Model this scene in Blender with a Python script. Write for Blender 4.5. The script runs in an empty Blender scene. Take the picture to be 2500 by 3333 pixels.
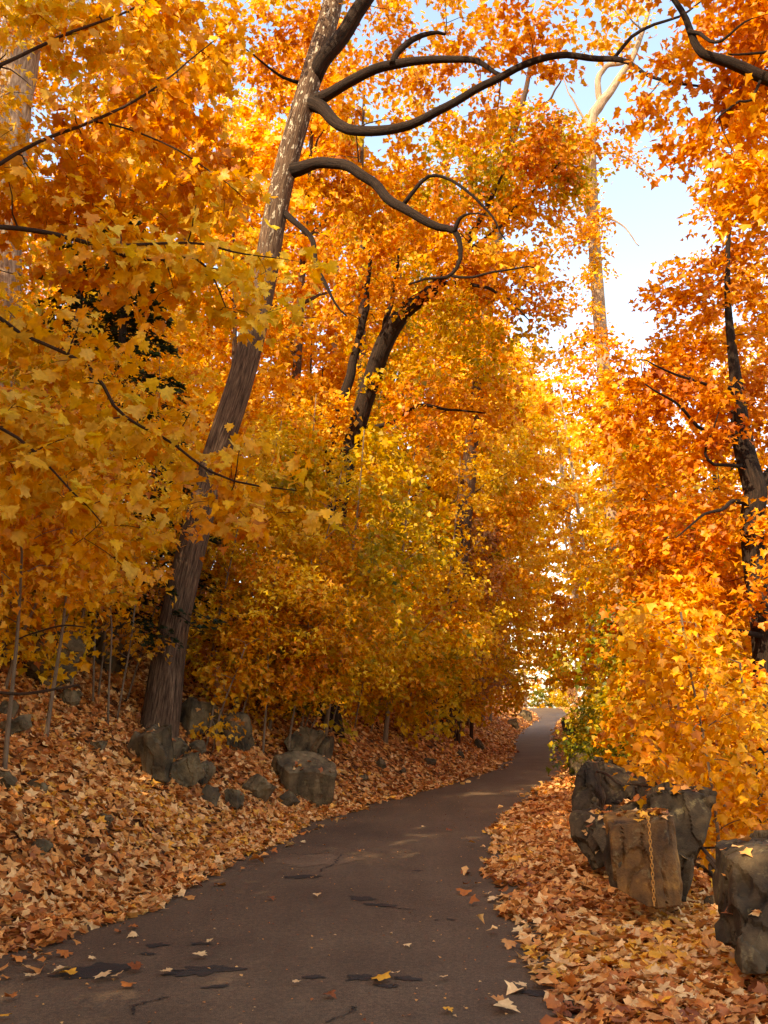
import bpy, bmesh, math
import numpy as np
from mathutils import Vector, Matrix

# ------------------------------------------------------------------ camera, world, sun, exposure
SC = bpy.context.scene
COL = SC.collection
IMG_W, IMG_H, FPX, HORIZON = 2500.0, 3333.0, 3000.0, 2300.0
CAM_H = 1.55
PITCH = math.atan((HORIZON - IMG_H / 2) / FPX)
cam_d = bpy.data.cameras.new('camera'); cam = bpy.data.objects.new('camera', cam_d); COL.objects.link(cam)
cam_d.sensor_fit = 'VERTICAL'; cam_d.sensor_height = 36.0; cam_d.lens = 36.0 * FPX / IMG_H
cam_d.clip_start = 0.05; cam_d.clip_end = 2000
cam.location = (0, 0, CAM_H); cam.rotation_euler = (math.radians(90) + PITCH, 0, 0)
SC.camera = cam

SUN_FROM = Vector((-0.60, -0.80, 0.0)).normalized()      # where the sun stands, seen on the map
SUN_ELEV = math.radians(39)
world = bpy.data.worlds.new('World'); SC.world = world; world.use_nodes = True
wn = world.node_tree.nodes; wl = world.node_tree.links
bg = wn['Background']; bg.inputs['Strength'].default_value = 0.15
sky = wn.new('ShaderNodeTexSky'); sky.sky_type = 'NISHITA'; sky.sun_disc = False
sky.sun_elevation = SUN_ELEV; sky.sun_rotation = math.atan2(SUN_FROM.x, SUN_FROM.y)
sky.air_density = 1.0; sky.dust_density = 1.2; sky.ozone_density = 1.0
wl.new(sky.outputs['Color'], bg.inputs['Color'])
sun_d = bpy.data.lights.new('sun', 'SUN'); sun_d.energy = 2.6; sun_d.angle = math.radians(0.53); sun_d.color = (1.0, 0.9, 0.74)
sun = bpy.data.objects.new('sun', sun_d); COL.objects.link(sun)
sd = Vector((SUN_FROM.x * math.cos(SUN_ELEV), SUN_FROM.y * math.cos(SUN_ELEV), math.sin(SUN_ELEV)))
sun.rotation_euler = sd.to_track_quat('Z', 'Y').to_euler(); sun.location = sd * 60

SC.view_settings.view_transform = 'Standard'; SC.view_settings.look = 'None'
SC.view_settings.exposure = 2.05; SC.view_settings.gamma = 1.0; SC.view_settings.use_curve_mapping = False
SC.view_settings.use_white_balance = True; SC.view_settings.white_balance_temperature = 8200; SC.view_settings.white_balance_tint = 10
SC.render.engine = 'CYCLES'
cy = SC.cycles
cy.max_bounces = 10; cy.diffuse_bounces = 8; cy.transmission_bounces = 8; cy.glossy_bounces = 2; cy.transparent_max_bounces = 8
cy.use_denoising = True; cy.denoiser = 'OPENIMAGEDENOISE'; cy.denoising_input_passes = 'RGB_ALBEDO_NORMAL'; cy.denoising_prefilter = 'NONE'; cy.sample_clamp_indirect = 6.0; cy.caustics_reflective = False; cy.caustics_refractive = False

RNG = np.random.default_rng(11)

# ------------------------------------------------------------------ helpers
def lin(c):
    c = np.asarray(c, float) / 255.0
    return np.where(c <= 0.04045, c / 12.92, ((c + 0.055) / 1.055) ** 2.4)

def ray(u, v):
    x = (u - IMG_W / 2) / FPX; y = -(v - IMG_H / 2) / FPX
    return np.array([x, math.cos(PITCH) - y * math.sin(PITCH), math.sin(PITCH) + y * math.cos(PITCH)])

def P(u, v, Y):
    r = ray(u, v); t = Y / r[1]
    return np.array([r[0] * t, Y, CAM_H + r[2] * t])

def px(Y, v=None):                                         # metres per photograph pixel at distance Y
    return Y / FPX * 1.02

def project(p):
    p = np.atleast_2d(p) - np.array([0, 0, CAM_H])
    d = p[:, 1] * math.cos(PITCH) + p[:, 2] * math.sin(PITCH)
    h = -p[:, 1] * math.sin(PITCH) + p[:, 2] * math.cos(PITCH)
    d = np.maximum(d, 1e-3)
    return np.stack([IMG_W / 2 + FPX * p[:, 0] / d, IMG_H / 2 - FPX * h / d], 1), d

def _hash(ix, iy, iz):
    n = (ix.astype(np.int64) * 374761393 + iy.astype(np.int64) * 668265263 + iz.astype(np.int64) * 2147483647) & 0xFFFFFFFF
    n = ((n ^ (n >> 13)) * 1274126177) & 0xFFFFFFFF
    return ((n ^ (n >> 16)) & 0xFFFFFF) / float(0xFFFFFF)

def noise3(p):                                             # value noise, 0..1
    p = np.atleast_2d(p); i = np.floor(p).astype(np.int64); f = p - i; f = f * f * (3 - 2 * f)
    r = 0.0
    for dx in (0, 1):
        for dy in (0, 1):
            for dz in (0, 1):
                w = (f[:, 0] if dx else 1 - f[:, 0]) * (f[:, 1] if dy else 1 - f[:, 1]) * (f[:, 2] if dz else 1 - f[:, 2])
                r = r + w * _hash(i[:, 0] + dx, i[:, 1] + dy, i[:, 2] + dz)
    return r

def fbm(p, o=3):
    r = 0; a = 0.5; p = np.array(p, float)
    for k in range(o):
        r = r + a * noise3(p); p = p * 2.03 + 17.3; a *= 0.5
    return r / (1 - 0.5 ** o)

def mesh_np(name, verts, faces, cols=None, uvw=None, smooth=False, mat=None):
    me = bpy.data.meshes.new(name)
    verts = np.ascontiguousarray(verts, np.float32); faces = np.ascontiguousarray(faces, np.int32)
    nf, k = faces.shape
    me.vertices.add(len(verts)); me.vertices.foreach_set('co', verts.ravel())
    me.loops.add(nf * k); me.loops.foreach_set('vertex_index', faces.ravel())
    me.polygons.add(nf); me.polygons.foreach_set('loop_start', np.arange(0, nf * k, k, dtype=np.int32))
    me.update(calc_edges=True)
    if smooth: me.polygons.foreach_set('use_smooth', np.ones(nf, bool))
    if cols is not None:
        a = me.attributes.new('Col', 'FLOAT_COLOR', 'POINT')
        c4 = np.ones((len(verts), 4), np.float32); c4[:, :3] = cols; a.data.foreach_set('color', c4.ravel())
    if uvw is not None:
        a = me.attributes.new('along', 'FLOAT_VECTOR', 'POINT'); a.data.foreach_set('vector', np.ascontiguousarray(uvw, np.float32).ravel())
    if mat: me.materials.append(mat)
    return me

def link(name, me, parent=None, **props):
    o = bpy.data.objects.new(name, me); COL.objects.link(o)
    if parent is not None: o.parent = parent
    for k, v in props.items(): o[k] = v
    return o

def thing(name, label, cat, group=None, loc=(0, 0, 0)):
    o = bpy.data.objects.new(name, None); COL.objects.link(o); o.location = loc; o.empty_display_size = 0.2
    o['label'] = label; o['category'] = cat
    if group: o['group'] = group
    return o

# ------------------------------------------------------------------ materials
def new_mat(name):
    m = bpy.data.materials.new(name); m.use_nodes = True
    nt = m.node_tree; b = nt.nodes['Principled BSDF']
    return m, nt, b

def N(nt, t, **kw):
    n = nt.nodes.new(t)
    for k, v in kw.items(): setattr(n, k, v)
    return n

def ramp(nt, src, stops):
    r = N(nt, 'ShaderNodeValToRGB'); e = r.color_ramp.elements
    while len(e) < len(stops): e.new(0.5)
    for i, (p, c) in enumerate(stops):
        e[i].position = p; e[i].color = (*c, 1) if len(c) == 3 else c
    nt.links.new(src, r.inputs[0]); return r

def noise(nt, vec, scale, detail=4, rough=0.6):
    n = N(nt, 'ShaderNodeTexNoise'); n.inputs['Scale'].default_value = scale; n.inputs['Detail'].default_value = detail
    n.inputs['Roughness'].default_value = rough
    if vec is not None: nt.links.new(vec, n.inputs['Vector'])
    return n

def bump(nt, b, h, strength, dist):
    n = N(nt, 'ShaderNodeBump'); n.inputs['Strength'].default_value = strength; n.inputs['Distance'].default_value = dist
    nt.links.new(h, n.inputs['Height']); nt.links.new(n.outputs[0], b.inputs['Normal']); return n

def leaf_material(name, trans, rough, spec):
    m, nt, b = new_mat(name)
    at = N(nt, 'ShaderNodeAttribute', attribute_name='Col')
    geo = N(nt, 'ShaderNodeNewGeometry')
    nz = noise(nt, geo.outputs['Position'], 26, 3)
    rr = ramp(nt, nz.outputs[0], [(0.3, (0.78, 0.72, 0.66)), (0.65, (1.06, 1.06, 1.06))])
    mx = N(nt, 'ShaderNodeMix', data_type='RGBA', blend_type='MULTIPLY'); mx.inputs['Factor'].default_value = 1.0
    nt.links.new(at.outputs['Color'], mx.inputs[6]); nt.links.new(rr.outputs[0], mx.inputs[7])
    nt.links.new(mx.outputs[2], b.inputs['Base Color']); b.inputs['Roughness'].default_value = rough
    b.inputs['Specular IOR Level'].default_value = spec
    tr = N(nt, 'ShaderNodeBsdfTranslucent'); nt.links.new(mx.outputs[2], tr.inputs['Color'])
    ms = N(nt, 'ShaderNodeMixShader'); ms.inputs[0].default_value = trans
    nt.links.new(b.outputs[0], ms.inputs[1]); nt.links.new(tr.outputs[0], ms.inputs[2])
    nt.links.new(ms.outputs[0], nt.nodes['Material Output'].inputs['Surface'])
    return m
LEAF = leaf_material('autumn_leaf', 0.5, 0.5, 0.35)
LITTER = leaf_material('fallen_leaf_blade', 0.12, 0.55, 0.35)

def bark_material(name, dark, mid, light, lichen=None):
    m, nt, b = new_mat(name)
    at = N(nt, 'ShaderNodeAttribute', attribute_name='along')
    mp = N(nt, 'ShaderNodeMapping'); nt.links.new(at.outputs['Vector'], mp.inputs['Vector']); mp.inputs['Scale'].default_value = (7.0, 7.0, 2.6)
    n1 = noise(nt, mp.outputs[0], 1.6, 6, 0.65)
    mp2 = N(nt, 'ShaderNodeMapping'); nt.links.new(at.outputs['Vector'], mp2.inputs['Vector']); mp2.inputs['Scale'].default_value = (2.0, 2.0, 1.6)
    n2 = noise(nt, mp2.outputs[0], 1.3, 4)
    r = ramp(nt, n1.outputs[0], [(0.32, dark), (0.52, mid), (0.72, light)])
    r2 = ramp(nt, n2.outputs[0], [(0.3, (0.65, 0.62, 0.6)), (0.7, (1.15, 1.12, 1.1))])
    mx = N(nt, 'ShaderNodeMix', data_type='RGBA', blend_type='MULTIPLY'); mx.inputs['Factor'].default_value = 1.0
    nt.links.new(r.outputs[0], mx.inputs[6]); nt.links.new(r2.outputs[0], mx.inputs[7]); out = mx.outputs[2]
    if lichen:
        mp3 = N(nt, 'ShaderNodeMapping'); nt.links.new(at.outputs['Vector'], mp3.inputs['Vector']); mp3.inputs['Scale'].default_value = (2.2, 2.2, 5.0)
        n3 = noise(nt, mp3.outputs[0], 1.6, 5, 0.7)
        r3 = ramp(nt, n3.outputs[0], [(0.56, (0, 0, 0)), (0.62, (1, 1, 1))])
        sep = N(nt, 'ShaderNodeSeparateXYZ'); nt.links.new(at.outputs['Vector'], sep.inputs[0])
        r4 = ramp(nt, sep.outputs[2], [(0.0, (0, 0, 0)), (1.0, (1, 1, 1))])
        mr = N(nt, 'ShaderNodeMapRange'); mr.inputs[1].default_value = lichen[1]; mr.inputs[2].default_value = lichen[2]; nt.links.new(sep.outputs[2], mr.inputs[0])
        mu = N(nt, 'ShaderNodeMath', operation='MULTIPLY'); nt.links.new(r3.outputs[0], mu.inputs[0]); nt.links.new(mr.outputs[0], mu.inputs[1])
        m2 = N(nt, 'ShaderNodeMix', data_type='RGBA'); nt.links.new(mu.outputs[0], m2.inputs['Factor'])
        nt.links.new(out, m2.inputs[6]); m2.inputs[7].default_value = (*lichen[0], 1); out = m2.outputs[2]
    nt.links.new(out, b.inputs['Base Color']); b.inputs['Roughness'].default_value = 0.9; b.inputs['Specular IOR Level'].default_value = 0.15
    bump(nt, b, n1.outputs[0], 0.9, 0.03)
    return m
BARK = bark_material('maple_bark', lin((40, 28, 20)), lin((96, 74, 56)), lin((140, 114, 90)), (lin((190, 176, 150)), 7.4, 8.6))
BARK_MID = bark_material('wood_bark', lin((34, 24, 18)), lin((84, 62, 46)), lin((122, 98, 76)))
BARK_DARK = bark_material('dark_bark', lin((20, 15, 12)), lin((46, 34, 25)), lin((74, 57, 43)))
BARK_PALE = bark_material('pale_bark', lin((110, 88, 68)), lin((160, 136, 110)), lin((200, 180, 152)))
BARK_STEM = bark_material('sapling_bark', lin((110, 90, 70)), lin((150, 128, 104)), lin((182, 160, 134)))

def rock_material(name, dark, mid, light, moss=0.0):
    m, nt, b = new_mat(name)
    tc = N(nt, 'ShaderNodeTexCoord'); oi = N(nt, 'ShaderNodeObjectInfo')
    va = N(nt, 'ShaderNodeVectorMath', operation='ADD'); nt.links.new(tc.outputs['Object'], va.inputs[0]); nt.links.new(oi.outputs['Location'], va.inputs[1])
    n1 = noise(nt, va.outputs[0], 3.2, 8, 0.62); n2 = noise(nt, va.outputs[0], 22, 6, 0.7)
    mp = N(nt, 'ShaderNodeMapping'); nt.links.new(va.outputs[0], mp.inputs['Vector']); mp.inputs['Scale'].default_value = (7, 7, 1.2)
    n3 = noise(nt, mp.outputs[0], 1.5, 5)
    r = ramp(nt, n1.outputs[0], [(0.34, dark), (0.5, mid), (0.68, light)])
    r2 = ramp(nt, n3.outputs[0], [(0.35, (0.6, 0.56, 0.5)), (0.62, (1.15, 1.1, 1.05))])
    mx = N(nt, 'ShaderNodeMix', data_type='RGBA', blend_type='MULTIPLY'); mx.inputs['Factor'].default_value = 0.8
    nt.links.new(r.outputs[0], mx.inputs[6]); nt.links.new(r2.outputs[0], mx.inputs[7]); out = mx.outputs[2]
    n4 = noise(nt, va.outputs[0], 7, 5, 0.7)
    r4 = ramp(nt, n4.outputs[0], [(0.58, (0, 0, 0)), (0.66, (0.55, 0.55, 0.55))])
    m2 = N(nt, 'ShaderNodeMix', data_type='RGBA'); nt.links.new(r4.outputs[0], m2.inputs['Factor']); nt.links.new(out, m2.inputs[6])
    m2.inputs[7].default_value = (*lin((130, 114, 78)), 1); out = m2.outputs[2]
    nt.links.new(out, b.inputs['Base Color']); b.inputs['Roughness'].default_value = 0.82; b.inputs['Specular IOR Level'].default_value = 0.3
    ad = N(nt, 'ShaderNodeMath', operation='ADD'); nt.links.new(n2.outputs[0], ad.inputs[0]); nt.links.new(n1.outputs[0], ad.inputs[1])
    bump(nt, b, ad.outputs[0], 0.7, 0.03)
    return m
ROCK = rock_material('schist', lin((34, 26, 17)), lin((68, 54, 35)), lin((104, 85, 58)))
ROCK_BANK = rock_material('bank_schist', lin((52, 43, 30)), lin((96, 81, 57)), lin((134, 116, 84)))
ROCK_BROWN = rock_material('stained_schist', lin((56, 38, 20)), lin((112, 77, 38)), lin((186, 134, 62)))

def ground_material():
    m, nt, b = new_mat('leafy_soil')
    geo = N(nt, 'ShaderNodeNewGeometry')
    v = N(nt, 'ShaderNodeTexVoronoi'); v.inputs['Scale'].default_value = 11; nt.links.new(geo.outputs['Position'], v.inputs['Vector'])
    n1 = noise(nt, geo.outputs['Position'], 3, 6)
    sx = N(nt, 'ShaderNodeSeparateColor'); nt.links.new(v.outputs['Color'], sx.inputs[0])
    r = ramp(nt, sx.outputs[0], [(0.0, lin((58, 36, 20))), (0.35, lin((122, 72, 34))), (0.7, lin((168, 102, 48))), (1.0, lin((196, 140, 84)))])
    r2 = ramp(nt, n1.outputs[0], [(0.3, (0.55, 0.5, 0.46)), (0.65, (1, 1, 1))])
    mx = N(nt, 'ShaderNodeMix', data_type='RGBA', blend_type='MULTIPLY'); mx.inputs['Factor'].default_value = 1.0
    nt.links.new(r.outputs[0], mx.inputs[6]); nt.links.new(r2.outputs[0], mx.inputs[7])
    nt.links.new(mx.outputs[2], b.inputs['Base Color']); b.inputs['Roughness'].default_value = 0.9; b.inputs['Specular IOR Level'].default_value = 0.2
    bump(nt, b, v.outputs['Distance'], 0.6, 0.03)
    return m
GROUND = ground_material()

def asphalt_material(name, base, lightc, patch):
    m, nt, b = new_mat(name)
    geo = N(nt, 'ShaderNodeNewGeometry')
    n1 = noise(nt, geo.outputs['Position'], 0.7, 6, 0.6); n2 = noise(nt, geo.outputs['Position'], 170, 3, 0.8)
    mp = N(nt, 'ShaderNodeMapping'); nt.links.new(geo.outputs['Position'], mp.inputs['Vector']); mp.inputs['Scale'].default_value = (2.4, 0.3, 1)
    n3 = noise(nt, mp.outputs[0], 1.2, 5)
    r = ramp(nt, n1.outputs[0], [(0.3, base), (0.7, lightc)])
    n5 = noise(nt, geo.outputs['Position'], 42, 6, 0.85); n6 = N(nt, 'ShaderNodeMath', operation='ADD'); n6.use_clamp = False
    hf = N(nt, 'ShaderNodeMath', operation='MULTIPLY'); hf.inputs[1].default_value = 0.5; nt.links.new(n6.outputs[0], hf.inputs[0])
    nt.links.new(n2.outputs[0], n6.inputs[0]); nt.links.new(n5.outputs[0], n6.inputs[1])
    r2 = ramp(nt, hf.outputs[0], [(0.42, (0.38, 0.38, 0.38)), (0.6, (1.6, 1.6, 1.6))])
    r3 = ramp(nt, n3.outputs[0], [(0.3, (0.82, 0.8, 0.78)), (0.7, (1.12, 1.12, 1.14))])
    mx = N(nt, 'ShaderNodeMix', data_type='RGBA', blend_type='MULTIPLY'); mx.inputs['Factor'].default_value = 1.0
    nt.links.new(r.outputs[0], mx.inputs[6]); nt.links.new(r2.outputs[0], mx.inputs[7])
    mx2 = N(nt, 'ShaderNodeMix', data_type='RGBA', blend_type='MULTIPLY'); mx2.inputs['Factor'].default_value = 1.0
    nt.links.new(mx.outputs[2], mx2.inputs[6]); nt.links.new(r3.outputs[0], mx2.inputs[7])
    nt.links.new(mx2.outputs[2], b.inputs['Base Color']); b.inputs['Roughness'].default_value = 0.72; b.inputs['Specular IOR Level'].default_value = 0.35
    bump(nt, b, n2.outputs[0], 0.5, 0.006)
    return m
ASPHALT = asphalt_material('asphalt', lin((80, 60, 40)), lin((104, 82, 58)), 0)
TAR = asphalt_material('tar', lin((38, 31, 24)), lin((54, 45, 35)), 0)
WORN = asphalt_material('worn_asphalt', lin((92, 70, 48)), lin((118, 94, 68)), 0)

def plain(name, c, rough=0.7, metal=0.0, var=0.3):
    m, nt, b = new_mat(name); tc = N(nt, 'ShaderNodeTexCoord')
    n = noise(nt, tc.outputs['Object'], 60, 4)
    r = ramp(nt, n.outputs[0], [(0.3, tuple(np.array(c) * (1 - var))), (0.7, tuple(np.array(c) * (1 + var)))])
    nt.links.new(r.outputs[0], b.inputs['Base Color']); b.inputs['Roughness'].default_value = rough; b.inputs['Metallic'].default_value = metal
    return m
RUST = plain('rusty_iron', lin((190, 130, 56)), 0.6, 0.35)

# ------------------------------------------------------------------ path edges and ground
EL = np.array([(-12, -3.9), (0, -3.35), (3, -2.95), (6.15, -2.37), (6.69, -2.17), (7.45, -1.98), (8.34, -1.82), (9.13, -1.65), (10.43, -1.47), (12.47, -1.14), (14.09, -0.74), (15.9, -0.04), (19.38, 1.24),
               (23.46, 2.55), (27.77, 3.50), (32.71, 4.33), (41.84, 5.6), (61.81, 8.9), (85, 13.3), (95, 15.6), (106, 17.0), (118, 17.6), (140, 16.0), (200, 5)])
ER = np.array([(-12, 0.6), (0, 0.72), (3, 0.85), (5.17, 0.93), (5.9, 0.96), (7.3, 1.02), (8.73, 1.04), (10.1, 1.15), (11.44, 1.32), (13.38, 1.7), (16.31, 2.46), (19.15, 3.3), (21.92, 4.1),
               (26.3, 5.1), (35.27, 6.6), (54.3, 9.8), (85, 15.6), (95, 18.0), (106, 20.7), (118, 22.0), (140, 21.5), (200, 10)])
def xl(y): return np.interp(y, EL[:, 0], EL[:, 1])
def xr(y): return np.interp(y, ER[:, 0], ER[:, 1])
def road_z(y):
    y = np.asarray(y, float)
    return np.where(y > 70, 0.0006 * (np.minimum(y, 118) - 70) ** 2, 0.0) - np.where(y > 118, 0.03 * (y - 118), 0.0)
def sstep(a, b, x):
    t = np.clip((x - a) / (b - a), 0, 1); return t * t * (3 - 2 * t)
def ground(x, y):
    x = np.asarray(x, float); y = np.asarray(y, float)
    dl = xl(y) - x; dr = x - xr(y)
    s = np.maximum(dl - 0.45, 0)
    p = np.stack([x.ravel() * 0.9, y.ravel() * 0.9, 0 * x.ravel()], 1)
    n1 = fbm(p, 3).reshape(x.shape) - 0.5; n2 = noise3(p * 0.14 + 5).reshape(x.shape) - 0.5
    steep = 0.64 + 0.1 * n2
    hl = steep * np.minimum(s, 5.0) + 0.38 * np.clip(s - 5, 0, 22) + 0.12 * np.maximum(s - 27, 0)
    hl = hl + 0.5 * n1 * np.minimum(s, 1.2) + 0.05 * sstep(0, 0.35, dl)
    t = np.maximum(dr - 1.7, 0)
    hr = -0.5 * np.minimum(t, 7) - 0.08 * np.clip(t - 7, 0, 12) + 0.35 * n1 * np.minimum(t, 1.0) + 0.05 * sstep(0, 0.35, dr)
    return road_z(y) - 0.035 + np.where(dl > 0, hl, np.where(dr > 0, hr, 0.0)) + 0.0
def gz(x, y): return float(ground(np.array([x]), np.array([y]))[0])
def gnormal(x, y, e=0.08):
    dx = (ground(x + e, y) - ground(x - e, y)) / (2 * e); dy = (ground(x, y + e) - ground(x, y - e)) / (2 * e)
    n = np.stack([-dx, -dy, np.ones_like(dx)], 1); return n / np.linalg.norm(n, axis=1, keepdims=True)
def hit(u, v):
    r = ray(u, v); t = np.arange(2.5, 140, 0.03); q = r[None] * t[:, None]
    zz = CAM_H + q[:, 2]; below = zz < ground(q[:, 0], q[:, 1])
    i = int(np.argmax(below)) if below.any() else len(t) - 1
    return np.array([q[i, 0], q[i, 1], zz[i]])

def grid_mesh(name, xs, ys, zf, mat, smooth=True):
    X, Y = np.meshgrid(xs, ys); Z = zf(X, Y)
    V = np.stack([X.ravel(), Y.ravel(), Z.ravel()], 1); nx, ny = len(xs), len(ys)
    i = (np.arange(ny - 1)[:, None] * nx + np.arange(nx - 1)[None]).ravel()
    return mesh_np(name, V, np.stack([i, i + 1, i + nx + 1, i + nx], 1), smooth=smooth, mat=mat)
xs = np.unique(np.concatenate([np.linspace(-260, -40, 15), np.linspace(-40, -8, 40), np.linspace(-8, 10, 110), np.linspace(10, 40, 50), np.linspace(40, 260, 15)]))
ys = np.unique(np.concatenate([np.linspace(-60, -6, 12), np.linspace(-6, 3, 16), np.linspace(3, 26, 130), np.linspace(26, 60, 60), np.linspace(60, 130, 50), np.linspace(130, 420, 16)]))
link('ground', grid_mesh('ground', xs, ys, ground, GROUND), kind='structure')
# the path: a strip with a slight crown, its edges running in under the leaves
yy = np.concatenate([np.linspace(-8, 3, 24), np.linspace(3.2, 30, 150), np.linspace(30.5, 150, 130)])
ww = np.linspace(0, 1, 13)
Xp = (xl(yy) - 0.22)[:, None] * (1 - ww)[None] + (xr(yy) + 0.22)[:, None] * ww[None]
Yp = np.repeat(yy[:, None], len(ww), 1)
Zp = road_z(Yp) + 0.012 - 0.02 * (2 * ww - 1)[None] ** 2
i = (np.arange(len(yy) - 1)[:, None] * len(ww) + np.arange(len(ww) - 1)[None]).ravel()
path = link('path', mesh_np('path', np.stack([Xp.ravel(), Yp.ravel(), Zp.ravel()], 1), np.stack([i, i + 1, i + len(ww) + 1, i + len(ww)], 1), smooth=True, mat=ASPHALT), kind='structure')
def path_z(x, y):
    w = (x - xl(y) + 0.22) / (xr(y) - xl(y) + 0.44); return road_z(y) + 0.012 - 0.02 * (2 * w - 1) ** 2

def blob_sheet(name, u, v, lu, lv, ang, mat, seed, lift=0.004, rag=0.6, n=64):
    """ragged patch on the asphalt round the place seen at photograph pixel (u, v); lu, lv half lengths in metres"""
    c = ray(u, v); c = c * (-CAM_H / c[2]); r = np.random.default_rng(seed)
    a = np.linspace(0, 2 * math.pi, n, endpoint=False)
    rad = 1 + rag * (fbm(np.stack([np.cos(a) * 2.6 + seed, np.sin(a) * 2.6, a * 0], 1), 4) - 0.5) * 3.2 + r.normal(0, 0.09, n); rad = np.maximum(rad, 0.15)
    x = lu * rad * np.cos(a); y = lv * rad * np.sin(a); ca, sa = math.cos(ang), math.sin(ang)
    X = c[0] + x * ca - y * sa; Yw = c[1] + x * sa + y * ca
    V = np.stack([np.append(X, X.mean()), np.append(Yw, Yw.mean()), 0 * np.append(X, 0)], 1)
    V[:, 2] = path_z(V[:, 0], V[:, 1]) + lift
    F = np.stack([np.arange(n), (np.arange(n) + 1) % n, np.full(n, n)], 1)
    return link(name, mesh_np(name, V, F, mat=mat), path)
for k, (u, v, lu, lv, an) in enumerate([(300, 3168, 0.22, 0.085, 0.05), (660, 3168, 0.20, 0.05, 0.12), (1190, 3190, 0.09, 0.03, 0), (1330, 3192, 0.07, 0.025, -0.1), (1260, 3216, 0.07, 0.022, 0.1),
                                        (1175, 2930, 0.12, 0.045, -0.5), (1245, 2952, 0.13, 0.03, -0.35), (990, 2858, 0.14, 0.05, 0.1), (1780, 3235, 0.14, 0.035, -0.2), (1360, 2838, 0.05, 0.02, 0),
                                        (510, 3082, 0.07, 0.03, 0.2), (650, 3078, 0.06, 0.02, 0), (480, 3110, 0.05, 0.02, 0), (1470, 2997, 0.035, 0.012, 0), (1420, 2999, 0.02, 0.01, 0), (700, 3220, 0.07, 0.015, 0.2), (1020, 3188, 0.05, 0.02, 0)]):
    blob_sheet('tar_patch', u, v, lu, lv * 1.9, an, TAR, 30 + k)
blob_sheet('worn_patch', 1030, 2805, 0.40, 0.34, 0.2, WORN, 77, 0.003, 0.3, 60)
def crack(pts, w, seed):
    r = np.random.default_rng(seed); q = np.array([(lambda c: (c * (-CAM_H / c[2]))[:2])(ray(*p)) for p in pts])
    t = np.linspace(0, len(q) - 1, 9 * len(q)); c = np.stack([np.interp(t, np.arange(len(q)), q[:, k]) for k in (0, 1)], 1) + r.normal(0, 0.012, (len(t), 2))
    d = np.gradient(c, axis=0); nn = np.stack([-d[:, 1], d[:, 0]], 1); nn /= np.linalg.norm(nn, axis=1, keepdims=True) + 1e-9
    ww = (w * r.uniform(0.3, 1, len(t)))[:, None]
    A = c + nn * ww; B = c - nn * ww; V = np.concatenate([A, B]); V = np.column_stack([V, path_z(V[:, 0], V[:, 1]) + 0.005]); m = len(t)
    i = np.arange(m - 1); link('crack', mesh_np('crack', V, np.stack([i, i + 1, i + m + 1, i + m], 1), mat=TAR), path)
crack([(430, 3310), (440, 3280), (500, 3265), (540, 3255)], 0.008, 1)
crack([(1060, 3333), (1150, 3300), (1155, 3285)], 0.007, 2)
crack([(1040, 2840), (1090, 2815), (1110, 2785)], 0.012, 3)
crack([(1240, 2955), (1300, 2962), (1350, 2965)], 0.008, 4)
crack([(940, 2780), (1000, 2786), (1050, 2780)], 0.01, 5)

# ------------------------------------------------------------------ leaves
def outline(half):
    h = np.array(half, float); return np.concatenate([h, (h * [-1, 1])[::-1][1:-1]])
LOD0 = outline([(0, 0), (0.10, 0.03), (0.36, -0.04), (0.35, 0.15), (0.60, 0.30), (0.46, 0.40), (0.50, 0.56), (0.24, 0.51), (0.25, 0.75), (0.10, 0.78), (0, 1.0)])
def template(lod):
    if lod == 3:
        return np.array([(0, 0.0), (0.46, 0.42), (0, 1.0), (-0.46, 0.42)]), np.array([(0, 1, 2), (0, 2, 3)])
    if lod == 0:
        o = LOD0; n = len(o); return np.concatenate([o, [(0, 0.36)]]), np.array([(k, (k + 1) % n, n) for k in range(n)])
    half = [(0.38, -0.03), (0.38, 0.17), (0.58, 0.40), (0.24, 0.53)] if lod == 1 else [(0.54, 0.33), (0.16, 0.50)]
    h = np.array([(0, 0), *half, (0, 1.0)]); m = len(h); pts = np.concatenate([h, h[1:-1] * [-1, 1]])
    right = [(0, k, k + 1) for k in range(1, m - 1)]; mir = lambda k: k if k in (0, m - 1) else m + k - 1
    return pts, np.array(right + [(0, mir(b), mir(a)) for _, a, b in right])

def leaf_mesh(name, pos, tip, nor, size, col, lod, mat, rng, fold=0.25, curl=0.25):
    n = len(pos)
    pts, tri = template(lod); m = len(pts)
    tip = tip / (np.linalg.norm(tip, axis=1, keepdims=True) + 1e-9)
    nor = nor - tip * np.sum(nor * tip, 1, keepdims=True); nor /= np.linalg.norm(nor, axis=1, keepdims=True) + 1e-9
    side = np.cross(tip, nor)
    fo = rng.normal(fold, 0.18, (n, 1)); cu = rng.normal(curl, 0.2, (n, 1)); wx = rng.uniform(0.8, 1.12, (n, 1)); sk = rng.normal(0, 0.12, (n, 1))
    X = pts[None, :, 0] * wx + sk * pts[None, :, 1]; Yv = np.repeat(pts[None, :, 1], n, 0) - 0.3
    Z = fo * np.abs(pts[None, :, 0]) - cu * (pts[None, :, 1] - 0.3) ** 2
    if lod <= 1: Z = Z + rng.normal(0, 0.035, (n, m))
    V = pos[:, None] + size[:, None, None] * (X[..., None] * side[:, None] + Yv[..., None] * tip[:, None] + Z[..., None] * nor[:, None])
    F = (tri[None] + (np.arange(n) * m)[:, None, None]).reshape(-1, 3)
    C = np.repeat(col, m, 0)
    global TRIS; TRIS += len(F)
    return mesh_np(name, V.reshape(-1, 3), F, cols=C, mat=mat)
TRIS = 0

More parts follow.
